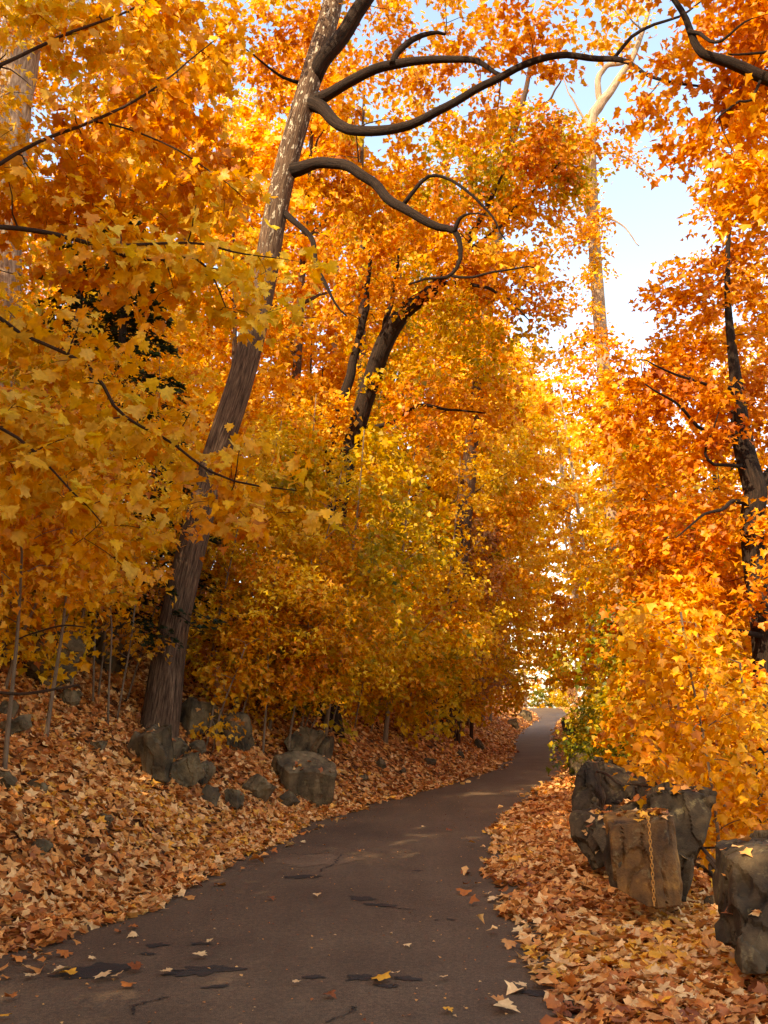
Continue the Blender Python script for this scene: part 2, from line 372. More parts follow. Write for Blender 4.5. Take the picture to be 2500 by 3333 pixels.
PAL = {
    'gold':   [(200, 116, 22), (226, 150, 28), (238, 168, 32), (244, 188, 46), (236, 186, 62)],
    'yellow': [(216, 148, 26), (236, 176, 30), (242, 194, 40), (232, 192, 44), (246, 210, 70)],
    'orange': [(186, 100, 22), (212, 126, 26), (228, 148, 30), (238, 166, 36), (244, 184, 48)],
    'rust':   [(168, 84, 22), (196, 104, 26), (216, 124, 30), (228, 144, 36), (236, 166, 50)],
    'olive':  [(150, 134, 24), (186, 158, 28), (208, 172, 30), (226, 178, 32), (234, 184, 40)],
    'green':  [(66, 82, 20), (96, 108, 22), (134, 130, 26), (164, 148, 28), (200, 160, 32)],
    'brown':  [(130, 86, 52), (160, 110, 66), (186, 134, 84), (208, 150, 78), (216, 140, 50)],
    'litter': [(120, 64, 32), (172, 98, 44), (206, 130, 60), (222, 154, 82), (234, 188, 128), (226, 160, 56)],
}
PALL = {k: lin(np.array(v)) * 1.0 for k, v in PAL.items()}
def palette(name, t):
    p = PALL[name]; t = np.clip(t, 0, 0.9999) * (len(p) - 1); i = t.astype(int); f = (t - i)[:, None]
    return p[i] * (1 - f) + p[i + 1] * f

def spray_leaves(cent, outd, n_per, R, rng, thick=0.10, droop=0.35, hang=0.5):
    m = len(cent); n = m * n_per
    c = np.repeat(cent, n_per, 0); o = np.repeat(outd, n_per, 0)
    o = o * [1, 1, 0.4]; o /= np.linalg.norm(o, axis=1, keepdims=True) + 1e-9
    s = np.stack([-o[:, 1], o[:, 0], 0 * o[:, 0]], 1)
    rr = np.repeat(R * rng.uniform(0.7, 1.3, m), n_per)
    a = rng.uniform(-0.75, 1.0, n) * rr; l = rng.normal(0, 0.42, n) * rr * (1.0 - 0.35 * np.abs(a) / rr)
    tilt = np.repeat(rng.normal(0, 0.25, m), n_per)
    z = rng.normal(0, thick, n) - droop * (a * a + l * l) / np.maximum(rr, 1e-3) * 0.6 + tilt * l
    pos = c + o * a[:, None] + s * l[:, None]; pos[:, 2] += z
    rnd = rng.normal(0, 1, (n, 3)) * [1, 1, 0.35]
    tip = o * 0.5 + s * (l / rr)[:, None] * 0.8 + rnd * 0.55; tip[:, 2] -= np.abs(rng.normal(hang, 0.45, n))
    nor = rng.normal(0, 0.45, (n, 3)); nor[:, 2] += 1.0; nor[:, 1] -= 0.12
    return pos, tip, nor

def leaf_colors(pos, pal, rng, seed, amount=0.9, mix=None, scale=0.9):
    base = fbm(pos * scale + seed * 7.7, 2); t = 0.5 + (base - 0.5) * 1.6 * amount + rng.normal(0, 0.2, len(pos))
    c = palette(pal, t)
    if mix:                                                 # (palette, share): patches of another colour
        f = noise3(pos * 0.55 + seed * 3.1 + 40) + rng.normal(0, 0.08, len(pos)) > 1 - mix[1]
        c[f] = palette(mix[0], t[f])
    return c * rng.uniform(0.82, 1.1, (len(pos), 1))

# ------------------------------------------------------------------ wood
def catmull(pts, step):
    p = np.array(pts, float)
    if len(p) < 3:
        n = max(2, int(np.linalg.norm(p[-1, :3] - p[0, :3]) / step) + 1); t = np.linspace(0, 1, n)[:, None]; return p[0] * (1 - t) + p[-1] * t
    q = np.vstack([2 * p[0] - p[1], p, 2 * p[-1] - p[-2]]); out = []
    for k in range(1, len(q) - 2):
        n = max(2, int(np.linalg.norm(q[k + 1, :3] - q[k, :3]) / step)); t = np.linspace(0, 1, n, endpoint=False)[:, None]
        a, b, c, d = q[k - 1], q[k], q[k + 1], q[k + 2]
        out.append(0.5 * (2 * b + (c - a) * t + (2 * a - 5 * b + 4 * c - d) * t ** 2 + (3 * b - a - 3 * c + d) * t ** 3))
    r = np.vstack(out + [p[-1:]]); r[:, 3] = np.maximum(r[:, 3], 0.002); return r

def tube(pts4, sides=12, step=0.12, bumpy=0.0, flare=0.0, name='limb', mat=None, seed=0, wiggle=0.0):
    c = catmull(pts4, step); n = len(c)
    if wiggle: c[1:-1, :3] += (np.stack([noise3(c[1:-1, :3] * 2.3 + 11 * k + seed) for k in range(3)], 1) - 0.5) * wiggle
    d = np.gradient(c[:, :3], axis=0); d /= np.linalg.norm(d, axis=1, keepdims=True) + 1e-9
    ref = np.array([0.0, 1.0, 0.0]) if abs(d[0, 1]) < 0.85 else np.array([1.0, 0, 0])
    U = np.zeros((n, 3)); u = ref - d[0] * ref.dot(d[0])
    for k in range(n):
        u = u - d[k] * u.dot(d[k]); u /= np.linalg.norm(u) + 1e-9; U[k] = u
    W = np.cross(d, U); a = np.linspace(0, 2 * math.pi, sides, endpoint=False)
    L = np.concatenate([[0], np.cumsum(np.linalg.norm(np.diff(c[:, :3], axis=0), axis=1))])
    rad = np.repeat(c[:, 3:4], sides, 1)
    ca, sa = np.cos(a), np.sin(a)
    uvw = np.stack([np.repeat(ca[None], n, 0), np.repeat(sa[None], n, 0), np.repeat(L[:, None], sides, 1)], 2)
    if flare: rad = rad * (1 + flare * np.exp(-L / 0.35)[:, None] * (0.55 + 0.45 * np.cos(a * 4 + seed)[None]))
    if bumpy:
        nz = fbm((uvw * [2.6, 2.6, 1.3]).reshape(-1, 3) + seed, 3).reshape(n, sides); ridge = np.abs(noise3((uvw * [6, 6, 1.0]).reshape(-1, 3) + seed).reshape(n, sides) - 0.5)
        rad = rad * (1 + bumpy * (nz - 0.5) * 2 - bumpy * 0.7 * ridge)
    V = c[:, None, :3] + rad[..., None] * (ca[None, :, None] * U[:, None] + sa[None, :, None] * W[:, None])
    V = np.concatenate([V.reshape(-1, 3), c[-1:, :3], c[:1, :3]])
    uvw = np.concatenate([uvw.reshape(-1, 3), [[0, 0, L[-1]]], [[0, 0, 0]]])
    i = (np.arange(n - 1)[:, None] * sides + np.arange(sides)[None]); j = (np.arange(n - 1)[:, None] * sides + (np.arange(sides)[None] + 1) % sides)
    q = np.stack([i, j, j + sides, i + sides], 2).reshape(-1, 4)
    F = np.concatenate([q[:, [0, 1, 2]], q[:, [0, 2, 3]]])
    e = (n - 1) * sides; ks = np.arange(sides); k2 = (ks + 1) % sides
    F = np.concatenate([F, np.stack([e + ks, e + k2, np.full(sides, len(V) - 2)], 1), np.stack([k2, ks, np.full(sides, len(V) - 1)], 1)])
    global TRIS; TRIS += len(F)
    return mesh_np(name, V, F, uvw=uvw, smooth=True, mat=mat), c

def twig_mesh(name, tw, rad, mat, sides=3):
    """tw (T,K,3) centre lines, rad (T,K)"""
    T, K, _ = tw.shape
    d = np.gradient(tw, axis=1); d /= np.linalg.norm(d, axis=2, keepdims=True) + 1e-9
    ref = np.where(np.abs(d[..., 2:3]) < 0.8, np.array([0, 0, 1.0]), np.array([1.0, 0, 0]))
    U = np.cross(d, ref); U /= np.linalg.norm(U, axis=2, keepdims=True) + 1e-9; W = np.cross(d, U)
    a = np.linspace(0, 2 * math.pi, sides, endpoint=False)
    V = tw[:, :, None] + rad[:, :, None, None] * (np.cos(a)[None, None, :, None] * U[:, :, None] + np.sin(a)[None, None, :, None] * W[:, :, None])
    b = (np.arange(T) * K * sides)[:, None, None] + (np.arange(K - 1) * sides)[None, :, None]
    i = b + np.arange(sides)[None, None]; j = b + ((np.arange(sides) + 1) % sides)[None, None]
    q = np.stack([i, j, j + sides, i + sides], 3).reshape(-1, 4); F = np.concatenate([q[:, [0, 1, 2]], q[:, [0, 2, 3]]])
    uvw = np.stack([np.broadcast_to(np.cos(a), (T, K, sides)), np.broadcast_to(np.sin(a), (T, K, sides)), V[..., 2]], 3).reshape(-1, 3)
    global TRIS; TRIS += len(F)
    return mesh_np(name, V.reshape(-1, 3), F, uvw=uvw, smooth=True, mat=mat)

def grow(nodes, node_r, cent, rng, K=4, arch=0.12):
    """hang every leaf cluster on the nearest wood, nearest clusters first; returns twig lines, radii, outward directions"""
    nodes = list(np.asarray(nodes, float)); node_r = list(node_r); A = np.array(nodes)
    order = np.argsort([np.min(np.linalg.norm(A - c, axis=1)) for c in cent])
    buf = np.zeros((len(A) + len(cent) * (K - 1), 3)); buf[:len(A)] = A; rb = np.zeros(len(buf)); rb[:len(A)] = node_r; m = len(A)
    tw = np.zeros((len(cent), K, 3)); rd = np.zeros((len(cent), K)); od = np.zeros((len(cent), 3)); t = np.linspace(0, 1, K)[:, None]
    for k in order:
        c = cent[k]; dv = c - buf[:m]; dist = np.linalg.norm(dv, axis=1)
        cost = dist + 0.7 * np.maximum(0, -dv[:, 2]) + 0.25 * np.maximum(0, dv[:, 2] - dist * 0.7)
        j = int(np.argmin(cost)); a = buf[j]; L = dist[j]
        mid = (a + c) / 2 + np.array([0, 0, arch * L]) + rng.normal(0, 0.07, 3) * L
        line = (1 - t) ** 2 * a + 2 * t * (1 - t) * mid + t ** 2 * c
        line[1:-1] += rng.normal(0, 0.025, (K - 2, 3)) * L
        r0 = min(rb[j] * 0.75, 0.005 + 0.011 * L); r1 = max(0.003, r0 * 0.45)
        tw[k] = line; rd[k] = np.linspace(r0, r1, K); od[k] = c - line[-2] + rng.normal(0, 0.1, 3) * L
        buf[m:m + K - 1] = line[1:]; rb[m:m + K - 1] = rd[k][1:]; m += K - 1
    od /= np.linalg.norm(od, axis=1, keepdims=True) + 1e-9
    return tw, rd, od

def in_blob(center, radii, n, rng, hollow=0.35):
    v = rng.normal(0, 1, (n, 3)); v /= np.linalg.norm(v, axis=1, keepdims=True)
    r = (hollow ** 3 + (1 - hollow ** 3) * rng.uniform(0, 1, n)) ** (1 / 3)
    return np.asarray(center) + v * r[:, None] * np.asarray(radii)

TREES = []
def build_tree(name, label, cat, group, base, trunk, limbs, blobs, pal, leaf_n, leaf_size, lod, bark, seed, spray_R=0.5, mix=None, twig=True, sides=12, trunk_bump=0.06, flare=0.6,
               extra=None, limb_bark=None, hang=0.5, thick=0.1, color_amount=0.9, loose_leaves=0, twig_from=0.25, keep=None, hollow=0.35):
    if lod == 2 and base[1] > 17.2: lod = 3; leaf_size *= 1.06
    """trunk, limbs: lists of (x,y,z,r). blobs: (center, radii, clusters). One thing with trunk, limb(s), twigs, crown."""
    rng = np.random.default_rng(seed)
    base = np.array(base, float)
    t = thing(name, label, cat, group, tuple(base))
    off = np.array([*base, 0.0])
    sh = lambda pl: [np.array(p, float) - off for p in pl]
    me, c = tube(sh(trunk), sides, 0.14 if sides > 8 else 0.5, trunk_bump, flare, 'trunk', bark, seed, 0.0)
    link('trunk', me, t); nodes = [c[int(len(c) * twig_from):]]
    for lb in limbs:
        me, c = tube(sh(lb), max(5, sides - 4), 0.12 if sides > 8 else 0.4, trunk_bump * 0.8, 0, 'limb', limb_bark or bark, seed + 3, 0.09); link('limb', me, t); nodes.append(c[max(1, len(c) // 6):])
    nodes = np.vstack(nodes)
    cents = [in_blob(np.array(b[0]) - base, b[1], b[2], rng, hollow) for b in blobs]
    if extra is not None and len(extra): cents.append(np.asarray(extra) - base)
    cents = np.vstack(cents)
    g = ground(cents[:, 0] + base[0], cents[:, 1] + base[1]) - base[2]; cents = cents[cents[:, 2] > g + 0.35]
    if keep is not None: cents = cents[keep(cents + base)]
    tw, rd, od = grow(nodes[:, :3], nodes[:, 3], cents, rng)
    if twig and not (lod == 3 and base[1] > 36) and base[1] > 5: link('twigs', twig_mesh('twigs', tw, rd, bark, 3), t, kind='stuff')
    n_per = max(6, int(leaf_n / len(cents)))
    pos, tip, nor = spray_leaves(cents, od, n_per, spray_R, rng, thick, hang=hang)
    ok = pos[:, 2] + base[2] > ground(pos[:, 0] + base[0], pos[:, 1] + base[1]) + 0.12
    d = np.linalg.norm(pos + base - np.array([0, 0, CAM_H]), axis=1); ok &= d > 2.2
    pos, tip, nor = pos[ok], tip[ok], nor[ok]
    size = leaf_size * rng.uniform(0.65, 1.2, len(pos))
    col = leaf_colors(pos + base, pal, rng, seed, color_amount, mix)
    if loose_leaves:
        uv, dd = project(pos + base); inn = (uv[:, 0] > 0) & (uv[:, 0] < IMG_W) & (uv[:, 1] > 0) & (uv[:, 1] < IMG_H)
        sc = np.where(inn, size / dd, 0); top = np.argsort(-sc)[:loose_leaves]
        var = [leaf_mesh('leaf', np.zeros((1, 3)), np.array([[0, 1.0, 0]]), np.array([[0, 0, 1.0]]), np.ones(1), col[top[k % len(top)]][None], 0, LEAF, rng) for k in range(16)]
        for q, k in enumerate(top):
            o = link('leaf', var[q % 16], t)
            tp = tip[k] / np.linalg.norm(tip[k]); nn = nor[k] - tp * nor[k].dot(tp); nn /= np.linalg.norm(nn); s = np.cross(tp, nn)
            o.matrix_local = Matrix.Translation(Vector(pos[k])) @ Matrix((s, tp, nn)).transposed().to_4x4() @ Matrix.Scale(float(size[k]), 4)
        msk = np.ones(len(pos), bool); msk[top] = False; pos, tip, nor, size, col = pos[msk], tip[msk], nor[msk], size[msk], col[msk]
    link('crown', leaf_mesh('crown', pos, tip, nor, size, col, lod, LEAF, rng), t, kind='stuff')
    TREES.append((name, len(pos))); return t

def pl(pts):                                                # [(u, v, Y, width in photograph px)] -> world polyline with radii
    return [np.append(P(u, v, Y), 0.5 * w * px(Y)) for u, v, Y, w in pts]
def blob(u, v, Y, ru, rv, ry, n):
    return (P(u, v, Y), (ru * px(Y), ry, rv * px(Y)), n)

# --- the leaning maple
B = np.append(hit(520, 2372)[:2], 0); B[2] = gz(B[0], B[1]); Y0 = float(B[1])
TRUNK_Y = Y0; print('leaning maple base', B)
mt = [np.append(B - [0.05, 0, 0.35], 0.29)] + pl([(528, 2300, Y0, 116), (565, 2040, Y0, 100), (640, 1720, Y0 - .1, 92), (706, 1480, Y0 - .2, 90), (784, 1236, Y0 - .3, 87), (844, 995, Y0 - .4, 85), (900, 680, Y0 - .5, 82), (955, 450, Y0 - .6, 80), (1005, 280, Y0 - .7, 78),
                                              (1050, 130, Y0 - .7, 78), (1085, 0, Y0 - .7, 72), (1120, -200, Y0 - .7, 60), (1160, -500, Y0 - .6, 40), (1180, -800, Y0 - .5, 18)])
Yl = Y0 - .7
limbs1 = [pl([(1020, 260, Yl, 62), (1075, 175, Yl - .2, 60), (1130, 90, Yl - .4, 58), (1195, -10, Yl - .6, 54), (1280, -180, Yl - .8, 44), (1380, -420, Yl - 1, 26)]),
          pl([(1020, 330, Yl, 50), (1080, 305, Yl - .2, 40), (1150, 258, Yl - .5, 38), (1220, 222, Yl - .7, 36), (1300, 205, Yl - .9, 33), (1400, 190, Yl - 1.1, 28), (1500, 190, Yl - 1.3, 24), (1575, 205, Yl - 1.5, 19), (1650, 245, Yl - 1.7, 10)]),
          pl([(1278, 208, Yl - .9, 26), (1290, 170, Yl - .9, 24), (1340, 130, Yl - .9, 22), (1400, 108, Yl - .9, 16), (1450, 112, Yl - .9, 10)]),
          pl([(1010, 335, Yl, 60), (1055, 360, Yl - .1, 48), (1095, 408, Yl - .3, 40), (1160, 424, Yl - .6, 37), (1240, 428, Yl - .9, 35), (1330, 408, Yl - 1.1, 33), (1420, 362, Yl - 1.4, 31), (1510, 305, Yl - 1.6, 29), (1600, 264, Yl - 1.8, 28), (1680, 225, Yl - 2, 26), (1760, 194, Yl - 2.2, 25), (1850, 178, Yl - 2.4, 23), (1950, 183, Yl - 2.6, 21), (2050, 205, Yl - 2.8, 18), (2095, 240, Yl - 2.9, 14), (2150, 258, Yl - 3, 12), (2270, 268, Yl - 3.1, 9), (2340, 290, Yl - 3.2, 5)]),
          pl([(2000, 188, Yl - 2.7, 14), (2060, 120, Yl - 2.8, 13), (2130, 80, Yl - 2.9, 11), (2210, 55, Yl - 3, 9), (2300, -10, Yl - 3, 6)]),
          pl([(950, 555, Yl + .1, 56), (1010, 540, Yl, 42), (1070, 530, Yl - .2, 38), (1130, 545, Yl - .4, 37), (1210, 600, Yl - .6, 35), (1290, 668, Yl - .8, 33), (1370, 714, Yl - 1, 30), (1430, 738, Yl - 1.1, 27), (1480, 752, Yl - 1.2, 22), (1492, 800, Yl - 1.2, 17), (1484, 870, Yl - 1.2, 14), (1455, 903, Yl - 1.2, 12), (1390, 905, Yl - 1.2, 9), (1330, 925, Yl - 1.2, 5)]),
          pl([(1470, 898, Yl - 1.2, 10), (1540, 902, Yl - 1.3, 9), (1640, 892, Yl - 1.4, 7), (1740, 872, Yl - 1.5, 4)]),
          pl([(1480, 755, Yl - 1.2, 18), (1496, 715, Yl - 1.3, 14), (1530, 700, Yl - 1.4, 7), (1590, 705, Yl - 1.5, 4)]),
          pl([(1312, 668, Yl - .8, 17), (1350, 620, Yl - .9, 15), (1402, 572, Yl - 1, 13), (1450, 578, Yl - 1.1, 11), (1520, 620, Yl - 1.2, 10), (1590, 690, Yl - 1.3, 8), (1645, 780, Yl - 1.4, 5)]),
          pl([(925, 690, Yl + .2, 26), (975, 735, Yl, 20), (1012, 790, Yl - .1, 19), (1030, 860, Yl - .2, 17), (1050, 910, Yl - .3, 15), (1080, 965, Yl - .4, 9), (1130, 1030, Yl - .4, 5)]),
          pl([(970, 268, Yl, 14), (915, 250, Yl - .2, 11), (870, 225, Yl - .5, 8), (800, 160, Yl - .8, 5)])]
build_tree('maple_tree', 'tall leaning maple with furrowed brown trunk and long arching limbs over the path', 'tree', None, B, mt, limbs1,
           [blob(1400, 50, Yl - 1, 330, 120, 2.0, 18), blob(1800, 30, Yl - 2.4, 260, 110, 1.6, 22), blob(1480, 330, Yl - .6, 260, 120, 1.2, 8), blob(1350, 640, Yl + .9, 330, 170, 1.1, 36), blob(1600, 860, Yl + .4, 230, 130, 1.0, 18),
            blob(850, 60, Yl + .2, 250, 180, 1.6, 30), blob(1250, -300, Yl, 700, 300, 4.5, 110), blob(2180, 290, Yl - 3, 150, 60, .8, 9)],
           'orange', 11500, 0.105, 1, BARK, 21, 0.40, ('gold', 0.4), sides=24, twig_from=0.5, flare=0.5, trunk_bump=0.05, limb_bark=BARK_DARK)  # limbs wear darker bark than the trunk: their backlit shade put into the colour

# --- the dark forked tree behind it
B = hit(1068, 2330); Y2 = 19.0; bx = P(1068, 2200, Y2); B = np.array([bx[0], Y2, gz(bx[0], Y2)])
t2 = [np.append(B - [0, 0, .3], .30), np.append(B + [0.02, 0, .6], .25)] + pl([(1085, 1800, Y2, 66), (1112, 1580, Y2, 62), (1160, 1400, Y2, 60), (1205, 1250, Y2 - .2, 60), (1255, 1110, Y2 - .4, 62), (1320, 1010, Y2 - .6, 58), (1395, 955, Y2 - .9, 46), (1470, 860, Y2 - 1.2, 32), (1560, 720, Y2 - 1.6, 20), (1640, 560, Y2 - 2, 8)])
l2 = [pl([(1092, 1700, Y2, 40), (1075, 1500, Y2 + .2, 36), (1090, 1360, Y2 + .3, 34), (1130, 1255, Y2 + .4, 34), (1160, 1150, Y2 + .4, 28), (1188, 1000, Y2 + .4, 22), (1200, 880, Y2 + .3, 16), (1225, 700, Y2, 8)]),
      pl([(1220, 1230, Y2 - .2, 34), (1250, 1080, Y2, 22), (1280, 960, Y2 + .1, 16), (1300, 800, Y2, 8)]),
      pl([(1200, 1390, Y2, 18), (1290, 1370, Y2 - .6, 14), (1360, 1320, Y2 - .9, 12), (1460, 1335, Y2 - 1.2, 9), (1580, 1345, Y2 - 1.6, 5)]),
      pl([(1500, 830, Y2 - 1.4, 20), (1600, 760, Y2 - 1.6, 14), (1720, 640, Y2 - 1.8, 10), (1830, 520, Y2 - 2, 5)]),
      pl([(1420, 930, Y2 - .9, 20), (1520, 920, Y2 - 1.5, 14), (1640, 960, Y2 - 2.2, 9), (1720, 1040, Y2 - 2.6, 4)])]
build_tree('maple_tree', 'dark forked maple leaning over the path with dense orange and olive crown', 'tree', None, B, t2, l2,
           [blob(1480, 720, Y2 - 1, 330, 230, 2.2, 120), blob(1810, 480, Y2 - 1.6, 130, 120, 1.3, 34), blob(1720, 560, Y2 - 1.6, 190, 190, 1.6, 55), blob(1600, 980, Y2 - 1.4, 230, 160, 1.6, 55), blob(1250, 900, Y2, 230, 300, 2, 70), blob(1430, 1280, Y2 - .8, 260, 180, 1.6, 60)],
           'orange', 17000, 0.115, 2, BARK_DARK, 22, 0.45, ('olive', 0.5), sides=14, twig_from=0.3)

# --- the near maple whose boughs hang in from beyond the left edge
Y3 = 6.6
nb = np.array([-5.3, 6.2, gz(-5.3, 6.2)])
tn = [np.append(nb + [0, 0, -.3], .26), np.append(nb + [0, 0, 1.2], .2), np.append(nb + [.1, 0, 3], .17), np.append(nb + [.15, .1, 5.5], .13), np.append(nb + [.2, .1, 8], .06)]
def from_trunk(h, pts): return [np.append(nb + [.1, 0, h], .06)] + pl(pts)
A1 = [(-180, 640, 6.4, 22), (0, 543, 6.6, 15), (120, 482, 6.7, 13), (347, 377, 6.8, 11), (482, 301, 6.9, 8), (600, 200, 7, 6), (700, 130, 7, 4)]
A2 = [(-150, 740, 6.0, 24), (0, 731, 6.2, 18), (113, 746, 6.3, 17), (301, 799, 6.4, 15), (467, 836, 6.6, 12), (633, 836, 6.8, 9), (700, 915, 6.8, 7), (735, 1000, 6.8, 4)]
A3 = [(316, 800, 6.4, 11), (452, 784, 6.5, 10), (603, 784, 6.6, 9), (754, 812, 6.8, 7), (900, 840, 6.9, 4)]
A4 = [(-160, 1000, 5.6, 20), (75, 1100, 5.8, 13), (286, 1205, 6.0, 12), (377, 1326, 6.1, 11), (527, 1431, 6.2, 9), (678, 1537, 6.3, 8), (829, 1582, 6.4, 6), (965, 1597, 6.4, 4)]
A5 = [(-160, 1350, 5.3, 16), (0, 1380, 5.5, 12), (120, 1470, 5.6, 9), (230, 1600, 5.7, 6), (330, 1700, 5.8, 4)]
A6 = [(-180, 300, 7.0, 22), (0, 200, 7.2, 14), (200, 120, 7.3, 11), (420, 30, 7.4, 8), (600, -60, 7.5, 5)]
A7 = [(300, 395, 6.8, 8), (420, 420, 6.9, 7), (560, 470, 7, 6), (700, 560, 7, 5), (790, 640, 7, 3)]
rngn = np.random.default_rng(5)
ex = []
for a, m in ((A1, 30), (A2, 34), (A3, 16), (A4, 44), (A5, 16), (A6, 26), (A7, 18)):
    c = catmull(pl(a), 0.03); c = c[c[:, 0] > -2.9]; k = rngn.integers(len(c) // 8, len(c), m)
    w = np.ones(m)
    ex.append(c[k, :3] + rngn.normal(0, 1, (m, 3)) * [0.17, 0.22, 0.16] + [0.04, 0.2, -0.03])
ex = np.vstack(ex)
build_tree('maple_tree', 'golden maple with large drooping leaves on thin boughs reaching in over the leafy bank', 'tree', None, nb, tn,
           [from_trunk(3.6, A1), from_trunk(3.4, A2), pl(A3), from_trunk(2.6, A4), from_trunk(1.8, A5), from_trunk(4.4, A6), pl(A7)],
           [blob(150, 620, 7.4, 260, 200, .6, 36), blob(420, 150, 8.2, 420, 200, .9, 56), blob(550, 560, 7.9, 260, 240, .6, 36), blob(60, 1480, 5.8, 150, 200, .4, 22), (nb + [0, 0, 6], (2.4, 2.4, 2.4), 60)],
           'gold', 6200, 0.112, 0, BARK_MID, 23, 0.24, ('yellow', 0.35), sides=12, twig_from=0.4, extra=ex, hang=0.75, thick=0.07, loose_leaves=280)

# --- the thick shaggy trunk at the left edge and its neighbours
def up_tree(name, label, group, base, h, r, pal, leaf_n, size, lod, bark, seed, crown=(0.3, 1.0), width=2.4, lean=(0, 0), mix=None, clusters=110, spray_R=0.55, sides=8, twig=True, nl=4, cap=None, hollow=0.35, cat='tree', bend=0.25):
    rng = np.random.default_rng(seed); b = np.array(base, float)
    tr = []
    ph = rng.uniform(0, 6.28)
    for s in (0, .12, .35, .6, .82, 1.0):
        tr.append(np.append(b + [lean[0] * s + bend * math.sin(s * 4 + ph) * s, lean[1] * s + bend * math.cos(s * 3 + ph) * s, h * s - (.25 if s == 0 else 0)], max(0.01, r * (1 - .85 * s))))
    limbs = []
    for k in range(nl):
        s = rng.uniform(max(.15, crown[0]), .85); q = np.array([np.interp(s, (0, .12, .35, .6, .82, 1.0), [t[j] for t in tr]) for j in range(4)])
        an = rng.uniform(0, 6.28); L = width * rng.uniform(.6, .95) * (1.15 - s * .6); dd = np.array([math.cos(an), math.sin(an), 0])
        limbs.append([np.append(q[:3], q[3] * .6), np.append(q[:3] + dd * L * .4 + [0, 0, L * .3], q[3] * .42), np.append(q[:3] + dd * L + [0, 0, L * rng.uniform(.25, .8)], q[3] * .15)])
    bl = []; nb_ = 5
    for k in range(nb_):
        s = crown[0] + (crown[1] - crown[0]) * (k + .5) / nb_; w = width * (0.72 + .4 * math.sin(math.pi * (k + .7) / nb_)) * (1.0 if k < nb_ - 1 else .6)
        c = b + [lean[0] * s + rng.normal(0, .2) * width, lean[1] * s + rng.normal(0, .2) * width, h * s]
        bl.append((c, (w, w, h * (crown[1] - crown[0]) / nb_ * .75), max(4, clusters // nb_)))
    return build_tree(name, label, cat, group, b, tr, limbs, bl, pal, leaf_n, size, lod, bark, seed, spray_R, mix, twig, sides, 0.05, 0.4, twig_from=0.25, keep=cap, hollow=hollow)

Yk = 16.5
bk = P(10, 2250, Yk); bk[2] = gz(bk[0], bk[1])
build_tree('maple_tree', 'thick old trunk with shaggy grey bark behind the drooping golden boughs', 'tree', None, bk,
           [np.append(bk - [0, 0, .3], .34)] + pl([(0, 1200, Yk, 145), (8, 700, Yk, 140), (40, 300, Yk, 145), (78, 80, Yk, 148), (110, -150, Yk, 130), (150, -500, Yk, 80), (180, -800, Yk, 30)]),
           [pl([(60, 200, Yk, 60), (200, 60, Yk - .3, 40), (330, -100, Yk - .6, 30), (450, -300, Yk - 1, 12)]), pl([(20, 600, Yk, 30), (-150, 480, Yk, 24), (-300, 300, Yk, 10)])],
           [blob(200, -350, Yk, 600, 300, 3, 120), blob(420, 120, Yk + .8, 330, 200, 1.5, 60), blob(-250, 400, Yk, 250, 500, 2, 50)], 'gold', 9000, 0.115, 2, BARK_PALE, 24, 0.5, ('yellow', .3), sides=20, trunk_bump=0.12, twig_from=0.5)
print('tris so far', TRIS)

# --- right: the dark trunk and its orange crown
Y4 = 12.5
bq = P(2505, 2560, Y4); bq[2] = gz(bq[0], bq[1])
t4 = [np.append(bq - [0, 0, .3], .26)] + pl([(2500, 2300, Y4, 84), (2484, 2050, Y4, 76), (2458, 1850, Y4, 74), (2446, 1700, Y4, 72), (2458, 1600, Y4, 76), (2432, 1500, Y4, 70), (2412, 1400, Y4, 62), (2400, 1280, Y4, 46), (2385, 1150, Y4, 34), (2370, 1000, Y4, 24), (2370, 800, Y4, 16), (2390, 500, Y4, 6)])
l4 = [pl([(2425, 1518, Y4, 20), (2380, 1517, Y4 - .2, 12), (2330, 1520, Y4 - .4, 11), (2300, 1480, Y4 - .5, 9), (2310, 1430, Y4 - .5, 7), (2340, 1340, Y4 - .6, 4)]),
      pl([(2440, 1640, Y4, 22), (2385, 1628, Y4 - .3, 15), (2345, 1660, Y4 - .6, 12), (2270, 1690, Y4 - .9, 8), (2200, 1750, Y4 - 1.2, 4)]),
      pl([(2490, 2068, Y4, 20), (2390, 2058, Y4 - .5, 14), (2320, 2062, Y4 - .8, 11), (2260, 2030, Y4 - 1, 8), (2180, 2030, Y4 - 1.3, 4)]),
      pl([(2470, 1580, Y4, 44), (2520, 1530, Y4, 36), (2580, 1400, Y4, 26), (2640, 1200, Y4, 12)]),
      pl([(2395, 1270, Y4, 16), (2300, 1250, Y4 - .4, 11), (2200, 1220, Y4 - .8, 8), (2080, 1170, Y4 - 1.2, 4)]),
      pl([(2420, 1440, Y4, 18), (2290, 1400, Y4 - .4, 13), (2200, 1310, Y4 - .7, 9), (2100, 1250, Y4 - 1, 5)])]
build_tree('maple_tree', 'dark crooked trunk with rust orange crown standing below the boulders', 'tree', None, bq, t4, l4,
           [blob(2330, 1050, Y4 + 1.0, 260, 280, 1.4, 80), blob(2180, 1350, Y4 + .3, 230, 200, 1.2, 60), blob(2480, 1350, Y4 + 1.6, 200, 300, 1.0, 40), blob(2270, 1760, Y4 + .6, 260, 170, 1.2, 64), blob(2450, 1950, Y4 + 1.5, 250, 150, 1.0, 40), blob(2200, 2010, Y4 - .2, 180, 120, 1, 34), blob(2480, 1950, Y4 - .5, 90, 160, .4, 6), blob(2420, 640, Y4 + .4, 180, 200, 1.2, 22)],
           'rust', 13500, 0.105, 1, BARK_DARK, 25, 0.36, ('orange', 0.6), sides=16, twig_from=0.2, hang=0.3)

